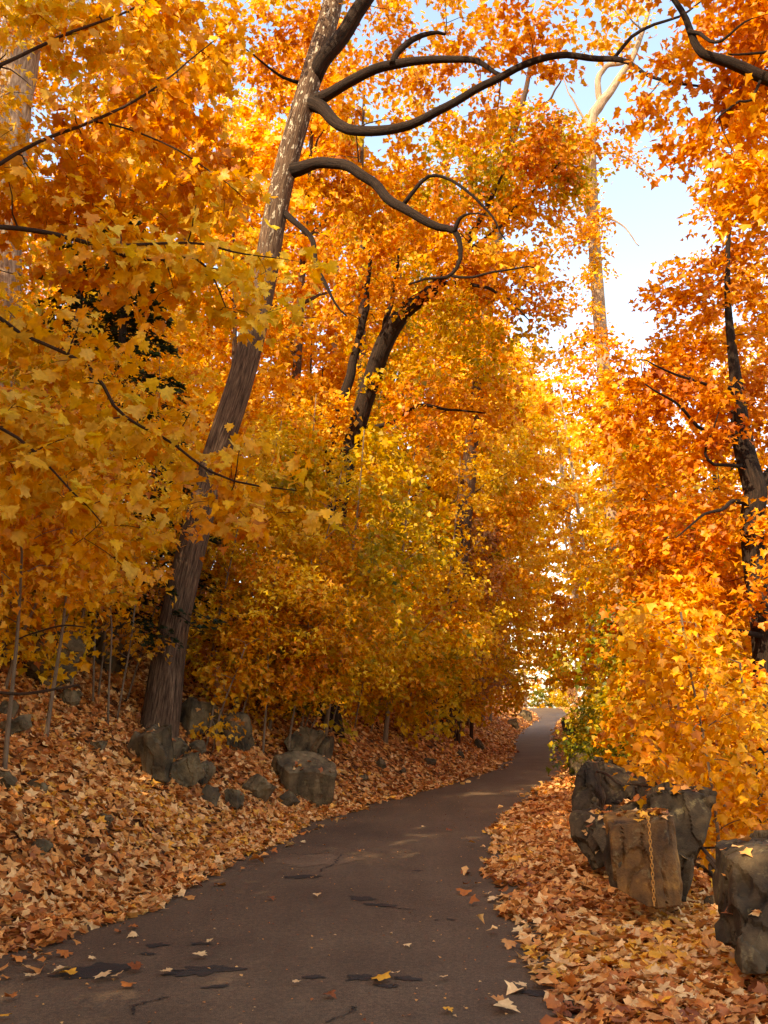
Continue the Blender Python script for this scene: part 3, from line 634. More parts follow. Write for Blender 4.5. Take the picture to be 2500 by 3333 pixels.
# --- upper right: a limb reaching in from beyond the right edge
Y5 = 8.6
b5 = np.array([6.3, 8.4, gz(6.3, 8.4)])
build_tree('maple_tree', 'maple with a heavy crooked limb hanging in over the boulders against the sky', 'tree', None, b5,
           [np.append(b5 - [0, 0, .3], .3), np.append(b5 + [-.1, 0, 2], .24), np.append(b5 + [-.5, 0, 5], .2), np.append(b5 + [-.6, 0, 8.5], .16), np.append(b5 + [-.5, 0, 12], .07)],
           [[np.append(b5 + [-.45, 0, 5.6], .12)] + pl([(2700, 330, Y5, 60), (2560, 280, Y5, 50), (2500, 255, Y5, 46), (2420, 222, Y5, 42), (2340, 195, Y5, 36), (2290, 175, Y5, 32), (2260, 130, Y5, 28), (2235, 60, Y5, 24), (2200, 5, Y5, 20), (2150, -60, Y5, 12)]),
            pl([(2240, 100, Y5, 18), (2280, 108, Y5 - .1, 14), (2320, 138, Y5 - .2, 12), (2360, 140, Y5 - .3, 11), (2410, 95, Y5 - .4, 9), (2450, 60, Y5 - .4, 5)]),
            pl([(2480, 250, Y5, 12), (2440, 330, Y5, 10), (2400, 330, Y5, 9), (2340, 380, Y5, 6)]),
            pl([(2520, 165, Y5 + .2, 12), (2400, 175, Y5 + .2, 8), (2370, 175, Y5 + .2, 5)])],
           [blob(2400, 60, Y5 + 1.1, 190, 120, .8, 40), blob(2440, 300, Y5 + .9, 120, 90, .5, 16), blob(2350, 420, Y5 + .6, 160, 70, .7, 16), blob(2620, 100, Y5, 160, 300, 1.5, 60), blob(2100, -180, Y5, 300, 110, 1, 30), blob(2440, 620, Y5 + .6, 130, 110, .6, 20)],
           'orange', 5200, 0.105, 1, BARK_DARK, 26, 0.3, ('gold', 0.5), sides=14, twig_from=0.4)

# --- bare pale trees over the gap
Y6 = 30.0
def pale(label, base_uv, Y, trunk, limbs, blobs, n, seed, pal='gold', size=.15, bark=None):
    b = P(*base_uv, Y); b[2] = gz(b[0], b[1])
    build_tree('pale_tree', label, 'tree', None, b, [np.append(b - [0, 0, .3], .3)] + pl(trunk), [pl(l) for l in limbs], blobs, pal, n, size, 2, bark or BARK_PALE, seed, .55, ('olive', .15), sides=12, twig_from=0.4)
pale('tall pale grey tree with forked crooked top standing against the open sky', (2015, 2300), Y6,
     [(1985, 1500, Y6, 50), (1935, 800, Y6, 44), (1922, 430, Y6, 40), (1950, 345, Y6, 38), (1985, 300, Y6, 30), (2020, 245, Y6, 25), (2055, 195, Y6, 22), (2085, 120, Y6, 18), (2110, 40, Y6, 14), (2130, -60, Y6, 8)],
     [[(1958, 335, Y6, 26), (1945, 270, Y6, 22), (1965, 225, Y6, 20), (2010, 208, Y6, 15), (2060, 195, Y6, 9)], [(1912, 400, Y6, 10), (1880, 350, Y6, 8), (1850, 300, Y6, 5), (1830, 240, Y6, 3)],
      [(1920, 500, Y6, 14), (2000, 500, Y6 - .5, 9), (2080, 540, Y6 - 1, 7), (2140, 600, Y6 - 1.5, 4)], [(1915, 700, Y6, 12), (2010, 720, Y6 - .5, 7), (2080, 800, Y6 - 1, 4)]],
     [blob(1900, 480, Y6, 90, 90, 1.6, 24), blob(2080, 480, Y6 - 1, 90, 80, 1.5, 10), blob(1870, 700, Y6, 110, 120, 1.6, 34), blob(2010, 80, Y6, 140, 90, 2, 14), blob(1850, 1100, Y6, 130, 200, 2, 40), blob(1925, 800, Y6 - 1.6, 60, 150, .8, 22), blob(1940, 1280, Y6 - 1.6, 110, 260, 1.2, 60)], 6200, 31)
pale('brown trunk rising behind the dark forked maple crown', (1440, 2300), 27.0,
     [(1540, 1400, 27, 46), (1615, 800, 27, 40), (1640, 600, 27, 34), (1660, 480, 27, 28), (1685, 390, 27, 22), (1720, 250, 27, 16), (1740, 60, 27, 8)],
     [[(1650, 540, 27, 16), (1600, 440, 27, 12), (1590, 330, 27, 6)], [(1690, 380, 27, 12), (1780, 330, 27, 9), (1840, 240, 27, 4)]],
     [blob(1700, 480, 27, 160, 100, 2, 26), blob(1500, 540, 27, 200, 120, 2, 30), blob(1640, 200, 27, 200, 120, 2, 7), blob(1400, 330, 27, 200, 160, 2.4, 12), blob(1560, 1200, 25.4, 110, 260, 1.0, 50)], 7200, 32, bark=BARK_MID)

# --- the wood on the left hillside
def gap_v(u):                                               # how high the crowns stand along the open sky over the path
    return np.interp(u, [0, 1000, 1180, 1700, 1790, 1850, 1900, 1960, 2010, 2080, 2200, 2350, 2500], [-3000, -800, 500, 540, 900, 1010, 1010, 950, 830, 700, 560, 470, 400])
def cap(c):
    uv, d = project(c); return uv[:, 1] > gap_v(uv[:, 0]) + 20
def place_left(n, ylo, yhi, dlo, dhi, seed, sep):
    r = np.random.default_rng(seed); out = []
    for _ in range(6000):
        y = r.uniform(ylo, yhi); x = xl(y) - r.uniform(dlo, dhi)
        if all((x - a) ** 2 + (y - b) ** 2 > sep ** 2 for a, b in out): out.append((x, y))
        if len(out) == n: break
    return out
R2 = np.random.default_rng(99); PN = ['golden', 'yellow', 'amber', 'orange']
spots = place_left(24, 15, 60, 5.0, 26, 3, 4.2)
for k, (x, y) in enumerate(spots):
    near = y < 26
    up_tree('hillside_maple', 'slender %s maple standing on the wooded hillside above the path' % PN[k % 4], 'golden maples on the hillside', (x, y, gz(x, y)), R2.uniform(10, 15), R2.uniform(.10, .19), ('gold', 'yellow', 'gold', 'orange')[k % 4], 7000 if near else 5200,
            .14 if near else .2, 2 if near else 3, (BARK_MID, BARK_PALE, BARK_MID)[k % 3], 100 + k, (0.16, 1.0), R2.uniform(2.2, 3.1), (R2.normal(.6, .6), R2.normal(0, .5)), ('olive', .2) if k % 3 == 0 else ('yellow', .3), 110, .6, 7, nl=5, cap=cap)
for k, (x, y) in enumerate([(-7.5, 9.5), (-9, 15), (-6.6, 12.8), (-12, 11), (-10, 20), (-5.8, 18.5), (-8.2, 24), (-4.5, 25)]):
    up_tree('thin_maple', 'thin straight %s maple rising from the left slope' % ('golden', 'amber', 'yellow')[k % 3], 'thin maples on the near slope', (x, y, gz(x, y)), (11, 13, 10, 14, 14, 11, 13, 13)[k], (.12, .13, .09, .17, .16, .1, .14, .14)[k], ('gold', 'gold', 'yellow')[k % 3], 6000, .135, 2, BARK_MID, 140 + k,
            (0.14, 1.0), 2.3, (R2.normal(.4, .4), 0), ('orange', .25), 110, .5, 8, nl=5, cap=cap)
for k, (u, Y, h) in enumerate([(560, 30, 20), (740, 33, 22), (900, 29, 21), (1040, 34, 23), (1160, 28, 20), (1280, 36, 19), (1180, 42, 24), (980, 44, 26), (640, 42, 25), (420, 36, 22), (250, 30, 20), (1420, 40, 19), (1560, 46, 21), (1660, 52, 23)]):
    x = min((u - 1250) / FPX * Y, xl(Y) - 3)
    up_tree('tall_maple', 'tall %s maple with %s trunk in the wood behind the leaning maple' % (PN[k % 4], ('brown', 'pale')[k % 2]), 'tall maples of the left wood', (x, Y, gz(x, Y)), h, R2.uniform(.16, .24), ('gold', 'yellow', 'gold', 'orange')[k % 4], 6200, .24, 3, (BARK_MID, BARK_PALE)[k % 2], 600 + k, (0.2, 1.0), R2.uniform(2.8, 3.6), (R2.normal(.4, .5), 0), ('olive', .2), 130, .7, 7, nl=5, cap=cap)
# trees on the slope beside and behind the viewer: their crowns shade the near path
for k, (x, y, h) in enumerate([(-9.5, 3.5, 13), (-7.2, -1.5, 12), (-12.5, -2, 14), (-11, 7, 14), (-8.5, -6.5, 13), (-14.5, 3, 14), (-15, -8, 14), (-5.8, 1.5, 9), (-6.6, 4.6, 10), (-10.5, 0.5, 13), (-18, -2, 15), (-17.5, 6, 15), (-12, -9, 14), (-6, -5, 11), (-3.6, -8.5, 12), (-1, -13, 14), (3.4, -9, 12), (-8.5, -14, 14), (5.5, -15, 14), (-4, -17, 15), (-14, -15, 15)]):
    up_tree('hillside_maple', 'slender golden maple standing on the wooded hillside above the path', 'golden maples on the hillside', (x, y, gz(x, y)), h, .16, 'gold', 4200, .22, 3, BARK_MID, 170 + k, (0.25, 1.0), 3.0, (.3, 0), None, 90, .7, 6, nl=3)

# hemlocks: dark evergreen behind the golden leaves
def hemlock(x, y, h, seed):
    rng = np.random.default_rng(seed); b = np.array([x, y, gz(x, y)])
    t = thing('hemlock_tree', 'dark green hemlock half hidden behind the golden maple leaves', 'tree', 'dark hemlocks on the slope', tuple(b))
    me, c = tube([np.array([0, 0, -.2, .14]), np.array([0, 0, h * .5, .09]), np.array([0, 0, h, .015])], 7, .4, 0, .3, 'trunk', BARK_DARK, seed); link('trunk', me, t)
    tw = []; rd = []; pos = []; tip = []
    for q in range(110):
        s = rng.uniform(.08, .97); L = (1 - s) * 2.3 + .25; an = rng.uniform(0, 6.28); d = np.array([math.cos(an), math.sin(an), -.12])
        tt = np.linspace(0, 1, 5)[:, None]; line = np.array([0, 0, h * s]) + d * L * tt - np.array([0, 0, .22 * L]) * tt ** 2
        tw.append(line); rd.append(np.linspace(.018, .004, 5))
        m = 95; f = rng.uniform(.08, 1, m); p0 = np.array([0, 0, h * s]) + d * L * f[:, None] - np.array([0, 0, .22 * L]) * (f ** 2)[:, None]
        sd_ = np.array([-d[1], d[0], 0]); w = rng.normal(0, .17, m) * L * (1.05 - f); p0 = p0 + sd_ * w[:, None] + rng.normal(0, .03, (m, 3)); p0[:, 2] -= np.abs(w) * .3
        pos.append(p0); tip.append(d * .8 + sd_ * np.sign(w)[:, None] * .8 + rng.normal(0, .2, (m, 3)))
    link('branches', twig_mesh('branches', np.array(tw), np.array(rd), BARK_DARK), t, kind='stuff')
    pos = np.vstack(pos); tip = np.vstack(tip); nor = rng.normal(0, .3, pos.shape) + [0, 0, 1]
    col = lin((38, 50, 24)) * rng.uniform(.6, 1.3, (len(pos), 1))
    link('crown', leaf_mesh('crown', pos, tip, nor, rng.uniform(.06, .13, len(pos)), np.tile(col, 1) if col.shape[1] == 3 else col, 3, LEAF, rng), t, kind='stuff')
for k, (u, v, Y, h) in enumerate([(330, 2200, 14.5, 8.0), (170, 2200, 17.5, 9)]):
    q = P(u, v, Y); hemlock(q[0], Y, h, 60 + k)

# --- understory saplings along the left bank
def sapling(x, y, h, pal, n, seed, side, mix=None, size=.11, lod=1, width=.9, lean=(0, 0), label=None, group=None, crown=(.28, 1.0), bark=None, stems=1):
    b = np.array([x, y, gz(x, y)])
    up_tree('maple_sapling', label, group, b, h, (.010 + .004 * h) * (1 if h < 6 else 1.6), pal, n, size, lod, bark or BARK_STEM, seed, crown, width, lean, mix, max(16, n // 26), .3 if lod < 3 else .4, 6, nl=3, cap=cap, hollow=.15, cat='sapling', bend=.1)
LS = 'young %s maple leaning out from the rocky bank'
PW = {'gold': 'golden', 'yellow': 'yellow', 'olive': 'olive yellow', 'orange': 'orange', 'green': 'green', 'brown': 'brown', 'rust': 'rust'}
GS = 'yellow saplings on the rocky bank'
r = np.random.default_rng(8)
for k in range(30):
    y = 11.5 + 38 * (k / 30) ** 1.35 + r.uniform(-.5, .5); d = r.uniform(1.3, 2.6) + (0.2 if y > 20 else 0.7) + (k % 3) * 1.2
    x = xl(y) - d; h = r.uniform(2.2, 4.6)
    if y < TRUNK_Y + 1.0 and 330 < IMG_W / 2 + FPX * (x + .5) / y < 860: y = TRUNK_Y + 1.6 + r.uniform(0, 1.5); x = xl(y) - d
    lod = 1 if y < 13 else (2 if y < 20 else 3)
    sapling(x, y, h, ('yellow', 'gold', 'olive', 'yellow')[k % 4], 2000, 200 + k, -1, ('olive', .3) if k % 2 else ('gold', .4), .11 if y < 20 else .14, lod, r.uniform(1.0, 1.5), (r.uniform(.5, 1.3), r.uniform(-.8, .1)), LS % (('low ' if h < 2.9 else 'shoulder high ' if h < 3.7 else 'tall ') + PW[('yellow', 'gold', 'olive', 'yellow')[k % 4]]), GS, (.1, 1.0))
for k, (u, Y, h, w, n) in enumerate([(40, 9.0, 3.4, 1.0, 1700), (-60, 9.8, 3.6, 1.2, 1900), (160, 10.6, 3.6, 1.0, 1700), (230, 12.6, 4.2, 1.1, 1800), (100, 13.5, 4.6, 1.4, 2400), (860, 15.2, 3.0, 1.0, 2000), (940, 15.8, 3.2, 1.1, 2200), (450, 17, 5.4, 1.5, 2600), (980, 16.6, 3.4, 1.2, 2400), (700, 17.5, 5, 1.5, 2600), (300, 18, 6, 1.6, 2600)]):
    q = P(u, 2200, Y); sapling(q[0], Y, h, ('gold', 'orange', 'gold', 'yellow')[k % 4], n, 330 + k, -1, ('orange', .3), .095, 1 if Y < 12 else 2, w, (r.uniform(0, .5), -.4), 'young %s maple crowding round the foot of the leaning trunk' % ('golden', 'orange', 'amber', 'yellow')[k % 4], 'golden saplings round the leaning trunk', (.46, 1.0) if Y < 14 else (.28, 1.0))
for k in range(13):
    Y = 15.2 + 1.15 * k; x = float(xl(Y)) - r.uniform(1.5, 2.3); sapling(x, Y, r.uniform(1.9, 3.0), ('yellow', 'yellow', 'gold')[k % 3], 1300, 700 + k, -1, ('gold', .3), .1, 1 if Y < 14 else 2, r.uniform(.8, 1.1), (r.uniform(.5, .9), -.5), 'low %s maple spraying out over the foot of the rocky bank' % ('yellow', 'yellow', 'golden')[k % 3], 'low sprays over the bank foot', (.4, 1.0))
# olive-green mass beside the forked tree and further along the bank
for k, (u, v, Y, h, w, pal) in enumerate([(1050, 2350, 17.5, 6.0, 1.5, 'olive'), (1250, 2350, 21, 7.0, 1.7, 'olive'), (1420, 2380, 25, 7.5, 1.8, 'yellow'), (1150, 2330, 24, 8.5, 2, 'olive'), (1400, 2350, 30, 9, 2.1, 'olive'), (1560, 2370, 36, 9.5, 2.2, 'gold'), (1500, 2360, 42, 12, 2.6, 'yellow'), (1620, 2350, 48, 12, 2.6, 'gold'), (900, 2330, 19, 6, 1.6, 'gold'), (760, 2250, 16, 5, 1.4, 'yellow'), (1340, 2350, 34, 13, 2.6, 'orange'), (1250, 2350, 28, 12, 2.4, 'gold'), (1600, 2350, 55, 15, 3.2, 'gold')]):
    q = P(u, v, Y); x = min(q[0], xl(Y) - 1.6)
    sapling(x, Y, h, pal, 4400, 260 + k, -1, ('green', .14) if pal == 'olive' else ('olive', .25), .12 if Y < 26 else .17, 2 if Y < 26 else 3, w, (.8, -.5), 'bushy %s maple crowding the left side of the path' % PW[pal], 'bushy maples along the left side', (.05, 1.0))
for k, (u, Y, h, w, pal) in enumerate([(1500, 29, 11, 2.0, 'gold'), (1570, 33, 13, 2.2, 'yellow'), (1610, 39, 16, 2.6, 'gold'), (1480, 38, 16, 2.6, 'yellow'), (1640, 46, 19, 3.0, 'yellow')]):
    x = min((u - 1250) / FPX * Y, xl(Y) - 1.8)
    up_tree('tall_maple', 'tall %s maple crowding the left verge where the path bends' % {'gold': 'golden', 'yellow': 'yellow'}[pal], 'tall maples at the bend', (x, Y, gz(x, Y)), h, .12, pal, 5500, .17, 3, BARK_MID, 620 + k, (.1, 1.0), w, (1.2, -.5), ('olive', .25), 110, .6, 7, nl=4, cap=cap)
# a brown half bare shrub hung with dry leaves
for k, (u, v, Y, h) in enumerate([(1490, 2380, 27, 6.5), (1560, 2380, 31, 7.5)]):
    q = P(u, v, Y); x = min(q[0], xl(Y) - 1.2)
    sapling(x, Y, h, 'brown', 2300, 290 + k, -1, None, .12, 3, 1.2, (.3, 0), 'dry brown half bare tree among the golden crowns', 'dry brown trees beside the path', (.2, 1.0), BARK_MID)

# bare pale stems in front of the main trunk
def stem(pts, label, seed):
    q = hit(*pts[0]); Y = q[1]
    line = [np.append(q - [0, 0, .1], .016)] + [np.append(P(u, v, Y + .05 * k), max(.005, .014 - .002 * k)) for k, (u, v) in enumerate(pts[1:])]
    b = q.copy()
    build_tree('bare_sapling', label, 'sapling', 'pale bare stems on the bank', b, line, [], [(line[-1][:3] + [0, 0, .15], (.4, .4, .35), 9), (line[-2][:3], (.5, .4, .3), 7)], 'gold', 300, .09, 1, BARK_STEM, seed, .22, ('brown', .3), sides=6, trunk_bump=0.02, flare=0, twig_from=.5)
for k, pts in enumerate([[(352, 2360), (356, 2200), (364, 2050), (350, 1900), (330, 1750)], [(270, 2200), (272, 2060), (268, 1900), (280, 1750)], [(304, 2290), (306, 2150), (312, 2020), (322, 1880), (330, 1760)], [(378, 2345), (402, 2220), (430, 2060), (445, 1900)],
                         [(410, 2275), (440, 2190), (480, 2060), (520, 1930)], [(318, 2270), (335, 2140), (352, 2000), (390, 1850)], [(690, 2450), (715, 2330), (760, 2210), (800, 2100)], [(668, 2430), (690, 2340), (700, 2260)], [(1130, 2350), (1145, 2260), (1160, 2190)]]):
    stem(pts, 'pale bare sapling stem rising from the leaf covered bank', 300 + k)
print('tris so far', TRIS)

# --- right side: saplings behind the boulders and the wood beyond
HW = lambda h: 'low ' if h < 2.8 else 'slender ' if h < 3.7 else 'tall ' if h < 5.5 else 'broad tall '
RS = 'young %s maple with layered flat sprays of leaves behind the boulders'
for k, (u, v, Y, h, w, pal, n, sz, lod) in enumerate([(2345, 2790, 8.6, 2.5, .8, 'gold', 1300, .095, 1), (2470, 2700, 9.4, 2.4, .8, 'gold', 1100, .095, 1), (2230, 2600, 11.5, 2.9, 1.1, 'gold', 2000, .1, 1), (2360, 2600, 11.4, 3.0, 1.0, 'orange', 1700, .1, 1), (2120, 2520, 14.5, 3.6, 1.2, 'gold', 2800, .11, 2), (2000, 2480, 18, 3.8, 1.2, 'gold', 2800, .115, 2), (2300, 2550, 15, 5, 1.6, 'orange', 4200, .12, 2), (2150, 2450, 20, 5.2, 1.7, 'gold', 4200, .125, 2),
                                                       (1960, 2440, 24, 4.6, 1.4, 'gold', 3000, .14, 2), (1925, 2420, 30, 5, 1.5, 'olive', 3000, .15, 3), (2060, 2420, 27, 6.5, 1.9, 'gold', 4200, .15, 3), (2250, 2480, 22, 7.5, 2, 'orange', 5200, .14, 2), (2420, 2500, 19, 8.0, 2.2, 'orange', 6000, .13, 2)]):
    q = P(u, v, Y); x = max(q[0], xr(Y) + (1.9 if Y < 12 else 1.6 + w))
    sapling(x, Y, h, pal, n, 400 + k, 1, ('olive', .5) if 12 < Y < 24 else ('olive', .25) if k % 3 == 2 else ('gold', .3), sz, lod, w, (-.2, -.2), RS % (HW(h) + PW[pal]), 'orange saplings behind the boulders', (.1, 1.0), BARK_STEM if Y < 12 else BARK_MID)
for k, (u, v, Y, h) in enumerate([(1995, 2470, 15.5, 1.6), (1950, 2440, 19.5, 1.8), (2080, 2300, 13.5, 2.9), (2240, 2480, 13, 2.8)]):
    q = P(u, v, Y); x = max(q[0], xr(Y) + 1.5)
    sapling(x, Y, h, 'green', 1700, 430 + k, 1, ('olive', .3), .1, 2, .8, (-.3, -.2), 'low maple sapling with leaves still green at the path edge', 'green saplings by the boulders', (.2, 1.0))
for k, (u, Y, h, w, pal) in enumerate([(1990, 27, 10, 1.9, 'gold'), (2080, 25, 11, 2.1, 'yellow'), (1960, 34, 13, 2.2, 'yellow'), (2030, 31, 14, 2.4, 'gold'), (2130, 30, 14, 2.4, 'gold'), (1930, 42, 15, 2.6, 'yellow')]):
    x = max((u - 1250) / FPX * Y, xr(Y) + 1.2 + w)
    up_tree('riverside_maple', '%s maple leaning to the path where the boulders run out' % {'gold': 'golden', 'yellow': 'yellow', 'orange': 'orange'}[pal], 'maples where the boulders run out', (x, Y, gz(x, Y)), h, .12, pal, 5500, .17, 3, BARK_MID, 640 + k, (.1, 1.0), w, (-.8, -.5), ('gold', .3), 110, .6, 7, nl=4, cap=cap)
R3 = np.random.default_rng(17); spots = []
for _ in range(4000):
    y = R3.uniform(16, 70); x = xr(y) + R3.uniform(4.5, 24)
    if x / y < .75 and all((x - a) ** 2 + (y - b) ** 2 > 22 for a, b in spots): spots.append((x, y))
    if len(spots) == 22: break
for k, (x, y) in enumerate(spots):
    uu = IMG_W / 2 + FPX * x / y; hm = CAM_H + y * (HORIZON - gap_v(min(uu, 2500))) / FPX * 1.04 - gz(x, y); h = min(hm, R3.uniform(13, 19))
    up_tree('riverside_maple', 'orange maple in the sunlit wood below the right side of the path', 'orange maples below the path', (x, y, gz(x, y)), h, R3.uniform(.10, .18), ('orange', 'gold', 'yellow', 'gold')[k % 4], 7000 if y < 28 else 5000, .14 if y < 28 else .21, 2 if y < 28 else 3, (BARK_MID, BARK_PALE, BARK_DARK)[k % 3], 450 + k,
            (0.15, 1.0), R3.uniform(2.2, 3.2), (R3.normal(-.3, .5), R3.normal(0, .4)), ('gold', .4), 110, .6, 7, nl=5, cap=cap)
# --- the far end
for k in range(7):
    sapling(15.5 + 2.1 * k, 127 + 2.5 * ((k * 3) % 4), 7 + (k * 5) % 4, ('yellow', 'gold')[k % 2], 2200, 560 + k, 1, ('olive', .3), .26, 3, 2.3, (0, 0), '%s bush filling the view past the crest of the path' % ('yellow', 'golden')[k % 2], 'bushes past the crest', (.02, 1.0))
for k, (dd_, Y, h, ln) in enumerate([(-2.5, 52, 21, 2.2), (2.6, 50, 20, -1.6), (-2.6, 60, 25, 2.6), (3, 58, 23, -2.4), (-3, 70, 28, 2.6), (2.8, 66, 26, -2.6), (3, 78, 30, -3), (-3, 82, 32, 3), (-6, 64, 27, 1), (6, 72, 27, -1), (-9, 76, 32, 0), (8, 62, 24, -1), (10, 84, 32, 0), (3, 94, 32, -2), (-4, 96, 34, 3),
                                     (-1, 126, 32, 0), (3, 130, 34, 0), (-5, 124, 36, 2), (6, 127, 36, 0), (1, 140, 38, 0), (10, 122, 38, 0), (-12, 120, 38, 0)]):
    xc = 20 + dd_ if Y > 118 else (xl(Y) + dd_ if dd_ < 0 else xr(Y) + dd_)
    up_tree('distant_maple', '%s sunlit maple arching over the far stretch of the path' % ('bright yellow', 'golden', 'lemon yellow')[k % 3], 'sunlit maples at the far bend', (xc, Y, gz(xc, Y)), h, .2, ('yellow', 'gold', 'yellow')[k % 3], 5400, .29, 3, BARK_PALE, 500 + k, (0.08 if abs(dd_) > 5 or Y > 118 else .16, 1.0), R2.uniform(3.0, 3.6) * (1 + Y / 300), (ln, 0), ('olive', .15), 120, .9, 6, nl=4, cap=cap)
for k, (u, Y, h, pal) in enumerate([(1745, 121, 2.4, 'green'), (1765, 124, 3.0, 'green'), (1800, 123, 2.2, 'olive'), (1835, 122, 2.5, 'olive'), (1860, 118, 2.8, 'brown')]):
    x = (u - 1250) / FPX * Y
    sapling(x, Y, h, pal, 900, 530 + k, 1, None, .2, 3, 1.3, (0, 0), 'small pale green bush beyond the far end of the path', 'bushes at the far end', (.1, 1.0))
print('tris so far', TRIS)

# ------------------------------------------------------------------ rocks
def rock(name, label, group, loc, dims, rotz=0.0, tilt=(0, 0), seed=0, mat=None, corners=None, rough=0.04, cuts=4, chops=(14, .52, .86), groove=1.5, fine=.1, cat='boulder', parent=None, sink=0.25):
    r = np.random.default_rng(seed)
    if corners is None:
        c = np.array([(sx, sy, sz) for sx in (-1, 1) for sy in (-1, 1) for sz in (-1, 1)], float) * .5 * r.uniform(.8, 1.1, (8, 3)) * np.array(dims)
    else: c = np.array(corners, float)
    bm = bmesh.new()
    for p in c: bm.verts.new(p)
    bmesh.ops.convex_hull(bm, input=bm.verts)
    bmesh.ops.delete(bm, geom=[v for v in bm.verts if not v.link_faces], context='VERTS')
    bmesh.ops.dissolve_limit(bm, angle_limit=math.radians(4), verts=bm.verts, edges=bm.edges)
    ctr = c.mean(0)
    for k in range(chops[0]):                      # split faces: chop corners off with random planes
        nrm = r.normal(0, 1, 3); nrm /= np.linalg.norm(nrm); sup = float(np.max((c - ctr) @ nrm))
        d = sup * r.uniform(chops[1], chops[2])
        g = bmesh.ops.bisect_plane(bm, geom=bm.verts[:] + bm.edges[:] + bm.faces[:], plane_co=Vector(ctr + nrm * d), plane_no=Vector(nrm), clear_outer=True)
        eds = [e for e in g['geom_cut'] if isinstance(e, bmesh.types.BMEdge)]
        if len(eds) > 2: bmesh.ops.edgeloop_fill(bm, edges=eds)
    s = float(np.max(np.ptp(c, axis=0)))
    bmesh.ops.bevel(bm, geom=bm.edges[:], offset=.010 * s, segments=1, affect='EDGES', clamp_overlap=True)
    bmesh.ops.triangulate(bm, faces=bm.faces)
    for _ in range(cuts):
        bmesh.ops.subdivide_edges(bm, edges=[e for e in bm.edges if e.calc_length() > fine * s], cuts=1, use_grid_fill=False)
        bmesh.ops.triangulate(bm, faces=bm.faces)
    bm.normal_update(); co = np.array([v.co[:] for v in bm.verts]); nn = np.array([v.normal[:] for v in bm.verts])
    dsp = (fbm(co / s * 5 + seed, 4) - .5) * 1.1 * rough * s
    crk = np.abs(noise3(co / s * [7, 7, 1.6] + seed * 2) - .5); dsp = dsp - np.exp(-(crk / .04) ** 2) * rough * s * groove          # fracture grooves
    lay = np.floor((co[:, 0] * .8 + co[:, 1] * .6 + co[:, 2] * .25) / s * 5 + fbm(co / s * 2 + seed, 2) * 2.5).astype(np.int64)
    dsp = dsp + (_hash(lay, lay * 0 + seed, lay * 0) - .5) * rough * s * 2.2                                                     # slabs standing proud of each other
    co = co + nn * dsp[:, None]
    for v, p in zip(bm.verts, co): v.co = p
    me = bpy.data.meshes.new(name); bm.to_mesh(me); bm.free()
    me.polygons.foreach_set('use_smooth', np.ones(len(me.polygons), bool)); me.set_sharp_from_angle(angle=math.radians(18)); me.materials.append(mat or ROCK)
    o = bpy.data.objects.new(name, me); COL.objects.link(o); o.location = loc; o.rotation_euler = (tilt[0], tilt[1], rotz)
    if parent is None:
        o['label'] = label; o['category'] = cat
        if group: o['group'] = group
    else: o.parent = parent
    return o

def rock_at(u, v, wpx, hpx, label, seed, depth=.8, rotz=0., tilt=(0, 0), group=None, mat=None, up=.24, **kw):
    """a rock whose foot is seen at photograph pixel (u, v), wpx wide and hpx high there"""
    q = hit(u, v); m = px(q[1]); w = wpx * m; h = hpx * m * 1.1
    return rock('boulder' if w > .3 else 'stone', label, group, (q[0], q[1] + w * depth * .25, q[2] + h * up), (w * (.9 + .25 * math.sin(seed * 5.3)), w * depth, h * (.95 + .3 * math.sin(seed * 2.9))), rotz + (0 if w > .6 else seed * 1.3), (tilt[0] + (.25 if w > .45 else .6) * math.sin(seed * 7.1), tilt[1] + (.3 if w > .45 else .6) * math.cos(seed * 3.7)), seed, mat or (ROCK_BANK if u < 1800 else ROCK), cat='boulder' if w > .3 else 'stone', fine=.055 if w > .45 else .1 if w > .3 else .15, **{'rough': .045, 'groove': .4, **kw})
# left bank
rock_at(120, 2215, 330, 170, 'broad dark slab of rock jutting from the bank beside the pale stems', 1, .7, .3, (.1, -.35), up=.45)
rock_at(250, 2120, 260, 120, 'dark ledge behind the pale sapling stems', 2, .8, .1, (.2, .1), up=.4)
rock_at(330, 2170, 200, 150, 'shadowed rock face below the hemlocks beside the leaning trunk', 3, .8, -.3, (0, .1), up=.4)
rock_at(38, 2395, 84, 70, 'rounded grey boulder half sunk in leaves below the broad slab', 4, .8, .4, (.1, .1), up=.4)
rock_at(12, 2335, 60, 60, 'small dark block resting above the rounded grey boulder', 5, .8, .2)
rock_at(8, 2560, 50, 90, 'upright grey stone buried in the deep leaves of the bank', 6, .8, .2)
rock_at(125, 2580, 50, 60, 'pointed stone poking from the leaves beside the upright grey stone', 7, .8, .2, (.2, .3))
rock_at(315, 2440, 70, 45, 'flat brown stone below the pale sapling stems', 8, .8, .5)
rock_at(500, 2545, 130, 150, 'pale angular boulder in the cluster below the leaning trunk', 9, .7, .2, (-.1, .15), up=.42)
rock_at(470, 2475, 110, 60, 'flat topped rock lying behind the pale angular boulder', 10, .7, .2, up=.45)
rock_at(565, 2490, 90, 80, 'grey wedge leaning against the pale angular boulder', 11, .6, -.4, (.1, .4), up=.45)
rock_at(590, 2560, 120, 90, 'low brown boulder beside the pale angular one', 12, .7, .1, (0, .2), up=.4)
rock_at(650, 2560, 100, 60, 'thin slab tilted toward the path in the boulder cluster', 13, .4, -.3, (.2, .6), up=.5)
rock_at(680, 2615, 60, 60, 'small wedge stone at the lower end of the boulder cluster', 14, .7, .3)
rock_at(765, 2640, 70, 70, 'squat grey stone sitting in leaves near the path edge', 15, .8, .6, (.1, -.1), up=.4)
rock_at(845, 2610, 90, 85, 'pyramid shaped stone standing in leaves near the path', 16, .7, .5, (.1, 0), up=.4)
rock_at(930, 2625, 60, 50, 'brown stone under the large stacked boulders', 17, .8, .2)
